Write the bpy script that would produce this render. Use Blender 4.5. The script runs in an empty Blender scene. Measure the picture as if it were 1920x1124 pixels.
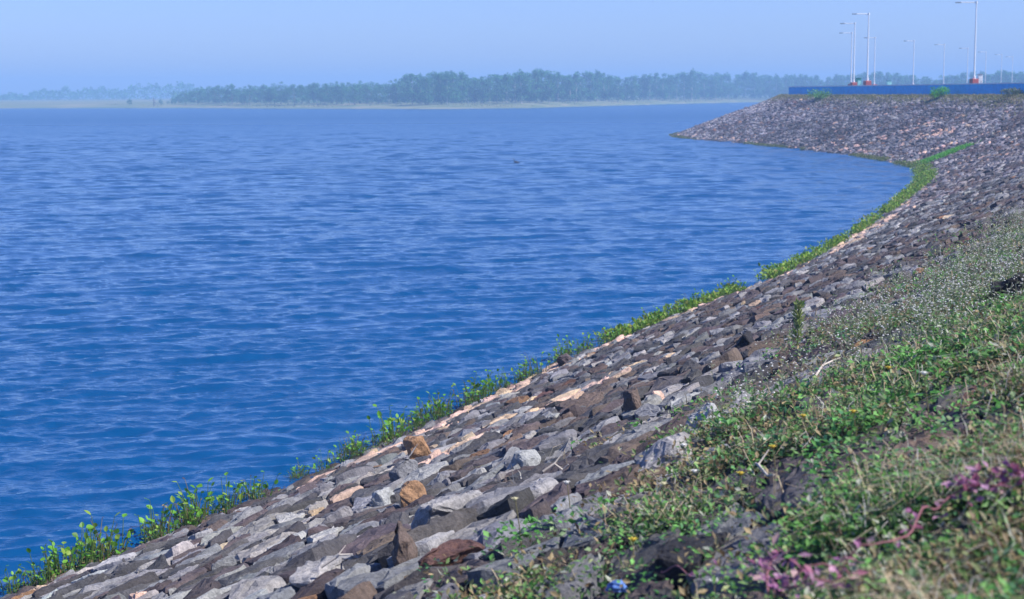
import bpy, bmesh, math, random
import numpy as np
from mathutils import Vector, Matrix

# ------------------------------------------------------------------ camera, sky, sun, exposure
C = bpy.context.scene
COL = C.collection
EYE = 6.0
PITCH = math.atan(385 / 3000)
ROLL = math.radians(0.3)
cam_data = bpy.data.cameras.new('camera')
cam = bpy.data.objects.new('camera', cam_data)
COL.objects.link(cam)
cam_data.sensor_width = 36.0
cam_data.lens = 3000 / 1920 * 36.0
cam_data.clip_start = 0.1
cam_data.clip_end = 20000
cam_data.dof.use_dof = True
cam_data.dof.focus_distance = 15.0
cam_data.dof.aperture_fstop = 4.2
cam.matrix_world = (Matrix.Translation((0, 0, EYE)) @ Matrix.Rotation(math.pi / 2 - PITCH, 4, 'X')
                    @ Matrix.Rotation(-ROLL, 4, 'Z'))
C.camera = cam

SUN_EL, SUN_AZ = math.radians(50), math.radians(106)      # azimuth clockwise from +Y (the viewing direction)
world = bpy.data.worlds.new('World')
C.world = world
world.use_nodes = True
nt = world.node_tree
for n in list(nt.nodes):
    nt.nodes.remove(n)
sky = nt.nodes.new('ShaderNodeTexSky')
sky.sky_type = 'NISHITA'
sky.sun_disc = False
sky.sun_elevation = SUN_EL
sky.sun_rotation = SUN_AZ
sky.altitude = 50
sky.air_density = 1.0
sky.dust_density = 0.6
sky.ozone_density = 3.0
tint = nt.nodes.new('ShaderNodeMix')
tint.data_type = 'RGBA'
tint.blend_type = 'MULTIPLY'
tint.inputs[0].default_value = 1.0
tint.inputs[7].default_value = (0.70, 0.83, 1.40, 1)
bg = nt.nodes.new('ShaderNodeBackground')
bg.inputs['Strength'].default_value = 0.083
wo = nt.nodes.new('ShaderNodeOutputWorld')
nt.links.new(sky.outputs[0], tint.inputs[6])
nt.links.new(tint.outputs[2], bg.inputs['Color'])
nt.links.new(bg.outputs[0], wo.inputs['Surface'])

sl = bpy.data.lights.new('sun', 'SUN')
sl.energy = 5.0
sl.angle = math.radians(0.5)
sl.color = (1.0, 0.95, 0.88)
so = bpy.data.objects.new('sun', sl)
COL.objects.link(so)
sdir = Vector((math.sin(SUN_AZ) * math.cos(SUN_EL), math.cos(SUN_AZ) * math.cos(SUN_EL), math.sin(SUN_EL)))
so.rotation_euler = sdir.to_track_quat('Z', 'Y').to_euler()
so.location = (60, 10, 80)

C.view_settings.view_transform = 'Standard'
C.view_settings.look = 'None'
C.view_settings.exposure = 0.74
C.view_settings.gamma = 1.0
C.cycles.max_bounces = 5
C.cycles.transparent_max_bounces = 6
C.cycles.use_denoising = True

# ------------------------------------------------------------------ helpers
R = np.random.RandomState(7)
random.seed(7)


def tag(o, label=None, cat=None, group=None, kind=None):
    if label: o['label'] = label
    if cat: o['category'] = cat
    if group: o['group'] = group
    if kind: o['kind'] = kind
    return o


def link(name, me, mat, parent=None, loc=(0, 0, 0)):
    o = bpy.data.objects.new(name, me)
    COL.objects.link(o)
    if mat is not None and not me.materials:
        me.materials.append(mat)
    o.location = loc
    if parent is not None:
        o.parent = parent
    return o


def empty(name, loc=(0, 0, 0), rz=0.0):
    o = bpy.data.objects.new(name, None)
    o.empty_display_size = 0.3
    COL.objects.link(o)
    o.location = loc
    o.rotation_euler = (0, 0, rz)
    return o


def copy_tree(o, parent=None):
    c = o.copy()
    COL.objects.link(c)
    if parent is not None:
        c.parent = parent
    for ch in list(o.children):
        copy_tree(ch, c)
    return c


def mesh_np(name, V, quads=None, tris=None, tint=None, smooth=False):
    """a mesh straight from arrays; tint is a per-vertex base colour (the thing's own paint or pigment)"""
    me = bpy.data.meshes.new(name)
    V = np.asarray(V, np.float32).reshape(-1, 3)
    quads = np.zeros((0, 4), np.int32) if quads is None else np.asarray(quads, np.int32).reshape(-1, 4)
    tris = np.zeros((0, 3), np.int32) if tris is None else np.asarray(tris, np.int32).reshape(-1, 3)
    nq, nt_ = len(quads), len(tris)
    me.vertices.add(len(V))
    me.vertices.foreach_set('co', V.ravel())
    me.loops.add(nq * 4 + nt_ * 3)
    me.loops.foreach_set('vertex_index', np.concatenate([quads.ravel(), tris.ravel()]).astype(np.int32))
    me.polygons.add(nq + nt_)
    st = np.concatenate([np.arange(nq) * 4, nq * 4 + np.arange(nt_) * 3]).astype(np.int32)
    me.polygons.foreach_set('loop_start', st)
    me.polygons.foreach_set('use_smooth', np.full(nq + nt_, smooth, bool))
    if tint is not None:
        a = me.attributes.new('tint', 'FLOAT_COLOR', 'POINT')
        t = np.ones((len(V), 4), np.float32)
        t[:, :3] = tint
        a.data.foreach_set('color', t.ravel())
    me.update(calc_edges=True)
    me.validate()
    return me


class MB:
    """collects simple shapes into one mesh"""
    def __init__(s): s.v, s.q, s.t, s.c, s.n = [], [], [], [], 0

    def add(s, V, quads=None, tris=None, tint=(0.5, 0.5, 0.5)):
        V = np.asarray(V, float).reshape(-1, 3)
        if quads is not None and len(quads): s.q.append(np.asarray(quads, int) + s.n)
        if tris is not None and len(tris): s.t.append(np.asarray(tris, int) + s.n)
        t = np.asarray(tint, float)
        s.c.append(np.broadcast_to(t, (len(V), 3)) if t.ndim == 1 else t)
        s.v.append(V)
        s.n += len(V)

    def box(s, c, d, rz=0.0, tint=(0.5, 0.5, 0.5), bev=0.0):
        x, y, z = [k / 2 for k in d]
        if bev <= 0:
            V = np.array([[i, j, k] for k in (-z, z) for (i, j) in ((-x, -y), (x, -y), (x, y), (-x, y))])
            Q = [(0, 3, 2, 1), (4, 5, 6, 7), (0, 1, 5, 4), (1, 2, 6, 5), (2, 3, 7, 6), (3, 0, 4, 7)]
        else:
            rings = []
            for (k, ins) in ((-z, 0), (z - bev, 0), (z, bev)):
                xx, yy = x - ins, y - ins
                b = bev if ins == 0 else bev * .7
                rings.append([(-xx + b, -yy, k), (xx - b, -yy, k), (xx, -yy + b, k), (xx, yy - b, k),
                              (xx - b, yy, k), (-xx + b, yy, k), (-xx, yy - b, k), (-xx, -yy + b, k)])
            V = np.array(rings).reshape(-1, 3)
            Q = []
            for r in range(2):
                for i in range(8):
                    Q.append((r * 8 + i, r * 8 + (i + 1) % 8, (r + 1) * 8 + (i + 1) % 8, (r + 1) * 8 + i))
            Q += [(16, 17, 18, 19), (16, 19, 20, 23), (20, 21, 22, 23), (0, 3, 2, 1), (0, 7, 4, 3), (4, 7, 6, 5)]
        ca, sa = math.cos(rz), math.sin(rz)
        W = V.copy()
        W[:, 0] = V[:, 0] * ca - V[:, 1] * sa
        W[:, 1] = V[:, 0] * sa + V[:, 1] * ca
        s.add(W + np.array(c), Q, None, tint)

    def tube(s, pts, rad, n=6, tint=(0.5, 0.5, 0.5), cap=True):
        pts = np.asarray(pts, float)
        rad = np.broadcast_to(np.asarray(rad, float), (len(pts),))
        d = np.gradient(pts, axis=0)
        d /= np.linalg.norm(d, axis=1)[:, None] + 1e-9
        ref = np.array([0, 0, 1.0]) if abs(d[0][2]) < .9 else np.array([1.0, 0, 0])
        V = []
        for p, t, r in zip(pts, d, rad):
            a = np.cross(t, ref); a /= np.linalg.norm(a) + 1e-9
            b = np.cross(t, a)
            for k in range(n):
                th = 2 * math.pi * k / n
                V.append(p + r * (a * math.cos(th) + b * math.sin(th)))
        Q, T = [], []
        for i in range(len(pts) - 1):
            for k in range(n):
                Q.append((i * n + k, i * n + (k + 1) % n, (i + 1) * n + (k + 1) % n, (i + 1) * n + k))
        if cap:
            V += [pts[0], pts[-1]]
            a, b = len(V) - 2, len(V) - 1
            m = (len(pts) - 1) * n
            for k in range(n):
                T.append((a, (k + 1) % n, k))
                T.append((b, m + k, m + (k + 1) % n))
        s.add(V, Q, T, tint)

    def blob(s, c, r, tint=(0.5, 0.5, 0.5), n=8, m=5):
        V, Q, T = [], [], []
        for i in range(1, m):
            ph = math.pi * i / m
            for k in range(n):
                th = 2 * math.pi * k / n
                V.append((math.sin(ph) * math.cos(th), math.sin(ph) * math.sin(th), math.cos(ph)))
        V += [(0, 0, 1), (0, 0, -1)]
        for i in range(m - 2):
            for k in range(n):
                Q.append((i * n + k, (i + 1) * n + k, (i + 1) * n + (k + 1) % n, i * n + (k + 1) % n))
        a, b = len(V) - 2, len(V) - 1
        for k in range(n):
            T.append((a, k, (k + 1) % n))
            T.append((b, (m - 2) * n + (k + 1) % n, (m - 2) * n + k))
        s.add(np.array(V) * np.array(r) + np.array(c), Q, T, tint)

    def mesh(s, name, smooth=False):
        q = np.concatenate(s.q) if s.q else None
        t = np.concatenate(s.t) if s.t else None
        return mesh_np(name, np.concatenate(s.v), q, t, np.concatenate(s.c), smooth)

    def build(s, name, mat, parent=None, loc=(0, 0, 0), smooth=False):
        return link(name, s.mesh(name, smooth), mat, parent, loc)


def hash2(i, j, seed):
    h = (i * 374761393 + j * 668265263 + seed * 974711) & 0x7fffffff
    h = ((h ^ (h >> 13)) * 1274126177) & 0x7fffffff
    return ((h ^ (h >> 16)) & 0xffff) / 65535.0


def vnoise(x, y, seed=0):
    x, y = np.asarray(x, float), np.asarray(y, float)
    i, j = np.floor(x).astype(np.int64), np.floor(y).astype(np.int64)
    fx, fy = x - i, y - j
    fx, fy = fx * fx * (3 - 2 * fx), fy * fy * (3 - 2 * fy)
    a, b = hash2(i, j, seed), hash2(i + 1, j, seed)
    c, d = hash2(i, j + 1, seed), hash2(i + 1, j + 1, seed)
    return (a * (1 - fx) + b * fx) * (1 - fy) + (c * (1 - fx) + d * fx) * fy


def fbm(x, y, seed=0, o=3):
    s, a, t = 0, 1, 0
    for k in range(o):
        s = s + a * vnoise(x * 2 ** k, y * 2 ** k, seed + k * 17)
        t += a
        a *= .5
    return s / t


def sstep(a, b, x):
    t = np.clip((np.asarray(x, float) - a) / (b - a), 0, 1)
    return t * t * (3 - 2 * t)


# ------------------------------------------------------------------ survey helpers (positions measured from the photo)
_cp, _sp = math.cos(PITCH), math.sin(PITCH)
_f = np.array([0, _cp, -_sp]); _u0 = np.array([0, _sp, _cp]); _r0 = np.array([1.0, 0, 0])
_r = _r0 * math.cos(-ROLL) + _u0 * math.sin(-ROLL)
_u = -_r0 * math.sin(-ROLL) + _u0 * math.cos(-ROLL)
EYEP = np.array([0, 0, EYE])


def ray(px, py): return _f * 3000 + _r * (px - 960) - _u * (py - 562)


def atd(px, py, dist):
    d = ray(px, py)
    return EYEP + d / d[1] * dist


def proj(P):
    q = np.asarray(P, float) - EYEP
    z = q @ _f
    z = np.where(np.abs(z) < 1e-3, 1e-3, z)
    return 960 + 3000 * (q @ _r) / z, 562 - 3000 * (q @ _u) / z, z


# waterline of the embankment, from behind the camera round the bay and past the headland
WP = np.array([(-40, -60), (-22.8, -20), (-14.2, 0), (-6.6, 17.6), (-4.35, 22.0), (-2.3, 26.9), (-1.0, 30.0), (0.5, 33.9),
               (2.45, 38.6), (4.67, 43.4), (7.2, 48.6), (10.4, 56.6), (14.7, 68), (20.6, 85.5), (26.9, 105.6), (30.4, 119.6),
               (32.3, 131), (32.6, 153.8), (28.0, 191), (22.4, 223.5), (24.8, 238), (30.5, 257), (39.4, 279), (80, 368),
               (124, 464), (180, 586)], float)


def _spline(P, step=0.5):
    out = []
    Q = np.vstack([2 * P[0] - P[1], P, 2 * P[-1] - P[-2]])
    for i in range(1, len(Q) - 2):
        p0, p1, p2, p3 = Q[i - 1:i + 3]
        d01, d12, d23 = [max(np.linalg.norm(b - a), 1e-6) ** .5 for a, b in ((p0, p1), (p1, p2), (p2, p3))]
        m1 = (p1 - p0) / d01 - (p2 - p0) / (d01 + d12) + (p2 - p1) / d12
        m2 = (p2 - p1) / d12 - (p3 - p1) / (d12 + d23) + (p3 - p2) / d23
        m1, m2 = m1 * d12, m2 * d12
        n = max(4, int(np.linalg.norm(p2 - p1) / step))
        t = np.linspace(0, 1, n, endpoint=False)[:, None]
        out.append((2 * t**3 - 3 * t**2 + 1) * p1 + (t**3 - 2 * t**2 + t) * m1 + (-2 * t**3 + 3 * t**2) * p2 + (t**3 - t**2) * m2)
    out = np.vstack(out + [P[-1:]])
    s = np.concatenate([[0], np.cumsum(np.linalg.norm(np.diff(out, axis=0), axis=1))])
    uu = np.arange(0, s[-1], step)
    return np.stack([np.interp(uu, s, out[:, k]) for k in (0, 1)], 1), uu


WL, WU = _spline(WP)
_k = np.exp(-np.linspace(-2.5, 2.5, 25) ** 2 / 2); _k /= _k.sum()
_pad = np.vstack([np.repeat(WL[:1], 12, 0), WL, np.repeat(WL[-1:], 12, 0)])
WLS = np.stack([np.convolve(_pad[:, k], _k, 'valid') for k in (0, 1)], 1)
WLS[:14], WLS[-14:] = WL[:14], WL[-14:]
WL = WLS
_T = np.gradient(WL, axis=0); _T /= np.linalg.norm(_T, axis=1)[:, None]
_k2 = np.ones(41) / 41
_pt = np.vstack([np.repeat(_T[:1], 20, 0), _T, np.repeat(_T[-1:], 20, 0)])
_T = np.stack([np.convolve(_pt[:, k], _k2, 'valid') for k in (0, 1)], 1)
_T /= np.linalg.norm(_T, axis=1)[:, None]
WN = np.stack([_T[:, 1], -_T[:, 0]], 1)
SLOPE, VC = 0.37, 15.15


def zbank(v, x, y):
    v = np.asarray(v, float)
    z = np.where(v < VC, v * SLOPE, VC * SLOPE + (v - VC) * 0.03)
    lump = (fbm(np.asarray(x) * .22, np.asarray(y) * .22, 5, 2) - .5) * .22 + (fbm(np.asarray(x) * .7, np.asarray(y) * .7, 9, 2) - .5) * .10
    return z + lump * sstep(0.2, 2.0, v) * (1 - sstep(13.8, 15.3, v))


def W_of(u):
    return np.stack([np.interp(u, WU, WL[:, 0]), np.interp(u, WU, WL[:, 1])], -1)


def N_of(u):
    n = np.stack([np.interp(u, WU, WN[:, 0]), np.interp(u, WU, WN[:, 1])], -1)
    return n / np.linalg.norm(n, axis=-1, keepdims=True)


def P_of(u, v, dz=0.0):
    u, v = np.asarray(u, float), np.asarray(v, float)
    xy = W_of(u) + N_of(u) * v[..., None]
    z = zbank(v, xy[..., 0], xy[..., 1]) + dz
    return np.concatenate([xy, np.asarray(z)[..., None]], -1)


def uv_of(x, y):
    """bank coordinates of a ground point: u along the waterline, v up from it"""
    x, y = np.atleast_1d(np.asarray(x, float)), np.atleast_1d(np.asarray(y, float))
    U, Vv = np.zeros(len(x)), np.zeros(len(x))
    for s in range(0, len(x), 4000):
        dx = x[s:s + 4000, None] - WL[None, :, 0]
        dy = y[s:s + 4000, None] - WL[None, :, 1]
        al = np.abs(dx * WN[None, :, 1] - dy * WN[None, :, 0])       # offset measured along the smoothed normal
        i = np.argmin(al + 0.02 * np.hypot(dx, dy), 1)
        k = np.arange(len(i))
        U[s:s + 4000] = WU[i]
        Vv[s:s + 4000] = dx[k, i] * WN[i, 0] + dy[k, i] * WN[i, 1]
    return U, Vv


def on_bank(px, py, lift=0.0):
    """where the sight line through a photo pixel meets the bank"""
    d = ray(px, py); d = d / np.linalg.norm(d)
    t = np.concatenate([np.arange(2, 60, .04), np.arange(60, 330, .2)])
    P = EYEP + d * t[:, None]
    U, Vv = uv_of(P[:, 0], P[:, 1])
    z = np.where(Vv > 0, zbank(Vv, P[:, 0], P[:, 1]), 0) + lift
    hit = np.where((P[:, 2] <= z))[0]
    i = hit[0] if len(hit) else len(t) - 1
    return P[i], U[i], Vv[i]


# ------------------------------------------------------------------ materials
def mat(name):
    m = bpy.data.materials.new(name)
    m.use_nodes = True
    t = m.node_tree
    b = t.nodes['Principled BSDF']
    return m, t, b, t.nodes['Material Output']


def nd(t, kind, **kw):
    n = t.nodes.new(kind)
    for k, v in kw.items():
        if hasattr(n, k): setattr(n, k, v)
    return n


def noise(t, scale, detail=4, rough=.55, vec=None):
    n = t.nodes.new('ShaderNodeTexNoise')
    n.inputs['Scale'].default_value = scale
    n.inputs['Detail'].default_value = detail
    n.inputs['Roughness'].default_value = rough
    if vec is not None: t.links.new(vec, n.inputs['Vector'])
    return n


def ramp(t, src, stops):
    r = t.nodes.new('ShaderNodeValToRGB')
    e = r.color_ramp.elements
    e[0].position, e[0].color = stops[0][0], (*stops[0][1], 1)
    e[1].position, e[1].color = stops[-1][0], (*stops[-1][1], 1)
    for p, c in stops[1:-1]:
        x = e.new(p); x.color = (*c, 1)
    t.links.new(src, r.inputs[0])
    return r


def mix(t, fac, a, b, mode='MIX'):
    m = t.nodes.new('ShaderNodeMix')
    m.data_type = 'RGBA'; m.blend_type = mode
    for s, i in ((fac, 0), (a, 6), (b, 7)):
        if hasattr(s, 'links'): t.links.new(s, m.inputs[i])
        elif isinstance(s, (int, float)): m.inputs[i].default_value = s
        else: m.inputs[i].default_value = (*s, 1)
    return m.outputs[2]


def bump(t, b, h, strength, dist):
    n = t.nodes.new('ShaderNodeBump')
    n.inputs['Strength'].default_value = strength
    n.inputs['Distance'].default_value = dist
    t.links.new(h, n.inputs['Height'])
    t.links.new(n.outputs[0], b.inputs['Normal'])
    return n


def worldpos(t):
    g = t.nodes.new('ShaderNodeNewGeometry')
    return g.outputs['Position']


def simple(name, col, rough=.6, nscale=None, namt=.25, metal=0.0, bstr=0.0):
    m, t, b, o = mat(name)
    b.inputs['Roughness'].default_value = rough
    b.inputs['Metallic'].default_value = metal
    if nscale:
        n = noise(t, nscale, 5, .6, worldpos(t))
        lo = tuple(c * (1 - namt) for c in col); hi = tuple(min(1, c * (1 + namt)) for c in col)
        r = ramp(t, n.outputs[0], [(.3, lo), (.7, hi)])
        t.links.new(r.outputs[0], b.inputs['Base Color'])
        if bstr: bump(t, b, n.outputs[0], bstr, .02)
    else:
        b.inputs['Base Color'].default_value = (*col, 1)
    return m


def tinted(name, rough=.6, trans=0.0, nscale=0, namt=.3, spec=.3):
    """base colour carried by the mesh (pigment), optionally mottled and translucent"""
    m, t, b, o = mat(name)
    a = nd(t, 'ShaderNodeAttribute'); a.attribute_name = 'tint'
    col = a.outputs['Color']
    if nscale:
        n = noise(t, nscale, 4, .6, worldpos(t))
        r = ramp(t, n.outputs[0], [(.3, (1 - namt,) * 3), (.7, (1 + namt,) * 3)])
        col = mix(t, 1.0, col, r.outputs[0], 'MULTIPLY')
    t.links.new(col, b.inputs['Base Color'])
    b.inputs['Roughness'].default_value = rough
    b.inputs['Specular IOR Level'].default_value = spec
    if trans > 0:
        tr = t.nodes.new('ShaderNodeBsdfTranslucent')
        t.links.new(col, tr.inputs['Color'])
        ms = t.nodes.new('ShaderNodeMixShader')
        ms.inputs[0].default_value = trans
        t.links.new(b.outputs[0], ms.inputs[1]); t.links.new(tr.outputs[0], ms.inputs[2])
        t.links.new(ms.outputs[0], o.inputs['Surface'])
    return m


def stone_material():
    m, t, b, o = mat('stone')
    a = nd(t, 'ShaderNodeAttribute'); a.attribute_name = 'tint'
    pos = worldpos(t)
    n1 = noise(t, 5.0, 6, .65, pos)
    n2 = noise(t, 38.0, 5, .7, pos)
    n3 = noise(t, 2.2, 5, .6, pos)
    r1 = ramp(t, n1.outputs[0], [(.28, (.62, .62, .64)), (.5, (1, 1, 1)), (.74, (1.42, 1.38, 1.34))])
    r2 = ramp(t, n2.outputs[0], [(.3, (.62, .62, .63)), (.72, (1.42, 1.40, 1.38))])
    c = mix(t, 1.0, a.outputs['Color'], r1.outputs[0], 'MULTIPLY')
    c = mix(t, 1.0, c, r2.outputs[0], 'MULTIPLY')
    # rust stains and pale lichen specks with shapes of their own
    rr = ramp(t, n3.outputs[0], [(.66, (0, 0, 0)), (.76, (.4, .4, .4))])
    c = mix(t, rr.outputs[0], c, (.17, .095, .06))
    n4 = noise(t, 17.0, 6, .75, pos)
    rl = ramp(t, n4.outputs[0], [(.64, (0, 0, 0)), (.70, (.7, .7, .7))])
    c = mix(t, rl.outputs[0], c, (.30, .30, .29))
    t.links.new(c, b.inputs['Base Color'])
    b.inputs['Roughness'].default_value = .85
    b.inputs['Specular IOR Level'].default_value = .25
    h = mix(t, .45, n1.outputs[0], n2.outputs[0])
    bump(t, b, h, .8, .05)
    return m


def water_material():
    m, t, b, o = mat('lake_water')
    pos = worldpos(t)
    mp = t.nodes.new('ShaderNodeMapping')
    mp.inputs['Rotation'].default_value = (0, 0, math.radians(-12))
    mp.inputs['Scale'].default_value = (1.0, 1.9, 1.0)
    t.links.new(pos, mp.inputs['Vector'])
    n1 = noise(t, 2.6, 3, .55, mp.outputs[0])
    n2 = noise(t, .55, 3, .5, mp.outputs[0])
    h = mix(t, .5, n1.outputs[0], n2.outputs[0])
    # broad wind patches change the ripple height
    mp2 = t.nodes.new('ShaderNodeMapping')
    mp2.inputs['Scale'].default_value = (.012, .05, 1)
    t.links.new(pos, mp2.inputs['Vector'])
    n3 = noise(t, 1.0, 3, .55, mp2.outputs[0])
    mp3 = t.nodes.new('ShaderNodeMapping')
    mp3.inputs['Scale'].default_value = (.16, .42, 1)
    t.links.new(pos, mp3.inputs['Vector'])
    n4 = noise(t, 1.0, 4, .6, mp3.outputs[0])
    rs = ramp(t, mix(t, .6, n3.outputs[0], n4.outputs[0]), [(.38, (.15,) * 3), (.62, (1.0,) * 3)])
    bp = bump(t, b, h, 1.0, .13)
    t.links.new(rs.outputs[0], bp.inputs['Strength'])
    b.inputs['Base Color'].default_value = (.0005, .048, .150, 1)
    # open water farther out is roughened by ripples finer than the modelled ones
    sx = t.nodes.new('ShaderNodeSeparateXYZ'); t.links.new(pos, sx.inputs[0])
    mr = t.nodes.new('ShaderNodeMapRange')
    for i_, v_ in ((1, 60), (2, 420), (3, .06), (4, .34)): mr.inputs[i_].default_value = v_
    t.links.new(sx.outputs['Y'], mr.inputs[0])
    t.links.new(mr.outputs[0], b.inputs['Roughness'])
    b.inputs['IOR'].default_value = 1.40
    b.inputs['Specular IOR Level'].default_value = .5
    return m


M_STONE = stone_material()
M_WATER = water_material()
M_LEAF = tinted('leaf', .55, .35)
M_GLOSSLEAF = tinted('glossy_leaf', .5, .35, spec=.35)
M_STRAW = tinted('straw', .8, .25)
M_FOLIAGE = tinted('tree_foliage', .7, .3)
M_BARK = tinted('bark', .9, 0, 3.0, .3)
M_WHITE = simple('white_paint', (.80, .80, .78), .4, 6, .05)
M_RED = simple('red_paint', (.33, .06, .05), .6, 5, .25)
M_LAMP = simple('lamp_housing', (.16, .17, .19), .5, 8, .2)
M_GREEN = simple('green_paint', (.02, .22, .17), .5, 5, .2)
M_MINT = simple('mint_panel', (.35, .72, .66), .5, 5, .1)
M_TINTED = tinted('painted', .6)

# ------------------------------------------------------------------ setting: embankment, road, far shore, water
def bank_material():
    m, t, b, o = mat('bank_soil')
    pos = worldpos(t)
    n1 = noise(t, 1.3, 6, .6, pos); n2 = noise(t, 14, 5, .7, pos)
    r = ramp(t, n1.outputs[0], [(.3, (.035, .03, .028)), (.55, (.08, .065, .05)), (.75, (.15, .12, .085))])
    r2 = ramp(t, n2.outputs[0], [(.3, (.7,) * 3), (.7, (1.3,) * 3)])
    t.links.new(mix(t, 1.0, r.outputs[0], r2.outputs[0], 'MULTIPLY'), b.inputs['Base Color'])
    b.inputs['Roughness'].default_value = .95
    bump(t, b, n2.outputs[0], .6, .04)
    return m


UG = np.concatenate([np.arange(0, 130, 1.0), np.arange(130, WU[-1], 3.0)])
VG = np.concatenate([[-5, -2, -1, -.5, 0, .5], np.arange(1, 17.01, 1.0), [17.6]])
uu, vv = np.meshgrid(UG, VG, indexing='ij')
G = P_of(uu, vv, -.05)
nv = len(VG)


def gridq(nu, nv_):
    i, j = np.meshgrid(np.arange(nu - 1), np.arange(nv_ - 1), indexing='ij')
    a = (i * nv_ + j).ravel()
    return np.stack([a, a + nv_, a + nv_ + 1, a + 1], 1)


link('embankment', mesh_np('embankment', G.reshape(-1, 3), gridq(len(UG), nv), smooth=True), bank_material())['kind'] = 'structure'

VR = np.array([16.70, 32.0, 34.0, 52.0]); ZR = np.array([6.30, 6.34, 6.2, 0.4])
uu, vv = np.meshgrid(UG, VR, indexing='ij')
xy = W_of(uu) + N_of(uu) * vv[..., None]
G = np.concatenate([xy, np.broadcast_to(ZR, vv.shape)[..., None]], -1)
road = link('road', mesh_np('road', G.reshape(-1, 3), gridq(len(UG), 4)), simple('asphalt', (.06, .06, .06), .9, 3, .3))
road['kind'] = 'structure'

# distance of the far waterline along each sight line (t = tan of the bearing)
FT = np.array([-1.2, -.5, -.32, -.2, -.153, -.09, -.053, .013, .08, .147, .19, .24, .32, .5, 1.2])
FD = np.array([900, 880, 850, 800, 745, 700, 675, 697, 850, 1040, 1000, 900, 800, 780, 800.])


def far_d(t): return np.interp(t, FT, FD)


tt = np.linspace(-1.2, 1.2, 241)
rows = [(-6, -1.0), (0, .02), (6, .45), (18, 1.1), (45, 2.1), (110, 2.8), (400, 3.0), (None, 3.2)]
G = []
for off, z in rows:
    d = far_d(tt) + off + (fbm(tt * 60, tt * 0, 3, 3) - .5) * 10 if off is not None else np.full(len(tt), 2450.0)
    G.append(np.stack([tt * d, d, np.full(len(tt), z) + (0 if off is None or off < 6 else 1) * (fbm(tt * 90, tt * 0 + (off or 0), 4, 2) - .5) * .6], -1))
G = np.array(G)


def shore_material():
    m, t, b, o = mat('shore_grass')
    pos = worldpos(t)
    mp = t.nodes.new('ShaderNodeMapping'); mp.inputs['Scale'].default_value = (.02, .08, 1)
    t.links.new(pos, mp.inputs['Vector'])
    n1 = noise(t, 1.0, 5, .65, mp.outputs[0])
    r = ramp(t, n1.outputs[0], [(.32, (.06, .11, .04)), (.52, (.13, .15, .07)), (.70, (.27, .23, .15))])
    t.links.new(r.outputs[0], b.inputs['Base Color'])
    b.inputs['Roughness'].default_value = .95
    return m


link('far_shore', mesh_np('far_shore', G.reshape(-1, 3), gridq(len(rows), len(tt))[:, ::-1], smooth=True), shore_material())['kind'] = 'structure'

# water: one sheet, wavelets modelled out to where the eye stops resolving them
NR = 1000
drow = np.concatenate([[-80, 4], 12 * np.exp(np.linspace(0, math.log(420 / 12), NR)), 420 * np.exp(np.linspace(.006, math.log(2450 / 420), 60))])
tc = np.linspace(-.42, .42, 560)
D, Tt = np.meshgrid(drow, tc, indexing='ij')
X = Tt * np.maximum(np.abs(D), 12)
Y = D.copy()
Z = np.zeros_like(X)
rw = np.random.RandomState(3)
gust = (.8 + .5 * fbm(X * .05, Y * .025, 31, 3)) * (.75 + .5 * fbm(X * .6, Y * .9, 37, 2))
for lam, cnt, slp in ((.20, 12, .040), (.30, 16, .060), (.42, 20, .075), (.58, 20, .080), (.80, 18, .060), (1.2, 12, .032), (2.0, 12, .024), (3.4, 8, .016)):
    for k in range(cnt):
        l = lam * math.exp(rw.uniform(-.22, .22))
        a = math.radians(110 + rw.normal(0, 30))
        kx, ky = 2 * math.pi / l * math.cos(a), 2 * math.pi / l * math.sin(a)
        amp = slp / (2 * math.pi / l) / math.sqrt(cnt / 2) * rw.uniform(.6, 1.3)
        fade = sstep(1.7, 3.2, l / (np.maximum(D, 1) * .0036))
        if lam > 1: fade = fade * (1 + np.clip(D / 110, 0, 1.6))
        ph = kx * X + ky * Y + rw.uniform(0, 6.283)
        s = np.sin(ph)
        Z += amp * gust * fade * (s + .28 * np.sin(2 * ph + 1.57) * .5)
# wind-driven wave trains: short bent crests whose near faces are the steep ones
for n_, (lam, slp, ang) in enumerate(((.30, .050, 122), (.44, .070, 98), (.58, .085, 116), (.76, .075, 106), (1.3, .040, 98), (2.6, .026, 110))):
    a = math.radians(ang); k_ = 2 * math.pi / lam
    s_ = .62 / lam
    ph = k_ * (math.cos(a) * X + math.sin(a) * Y) + 9.0 * fbm(X * s_ * .80, Y * s_ * .55, 130 + n_, 2)
    A = .12 + 1.75 * sstep(.36, .74, fbm(X * s_ * 1.5 + 3, Y * s_ * 1.5, 150 + n_, 2))
    fade = sstep(1.7, 3.2, lam / (np.maximum(D, 1) * .0036))
    if lam > 1: fade = fade * (1 + np.clip(D / 110, 0, 1.5))
    Z += slp / k_ * A * fade * (np.sin(ph) + .28 * np.sin(2 * ph) + .10 * np.sin(3 * ph))
Z[:3] = 0; Z[-60:] = 0
print('SLOPE', np.abs(np.diff(Z[3:900], axis=0) / np.diff(Y[3:900], axis=0)).max(), np.std(np.diff(Z[3:400], axis=0) / np.diff(Y[3:400], axis=0)))
Y = Y - .6 * Z          # crests lean towards the shore they run to, so their near faces stand steeper
G = np.stack([X, Y, Z], -1)
big = np.stack([np.full(len(drow), 2400.), drow, np.zeros(len(drow))], -1)
left = big.copy(); left[:, 0] *= -1
G = np.concatenate([left[:, None], G, big[:, None]], 1)
wat = link('water', mesh_np('water', G.reshape(-1, 3), gridq(len(drow), len(tc) + 2)[:, ::-1], smooth=True), M_WATER)
wat['kind'] = 'structure'

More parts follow.
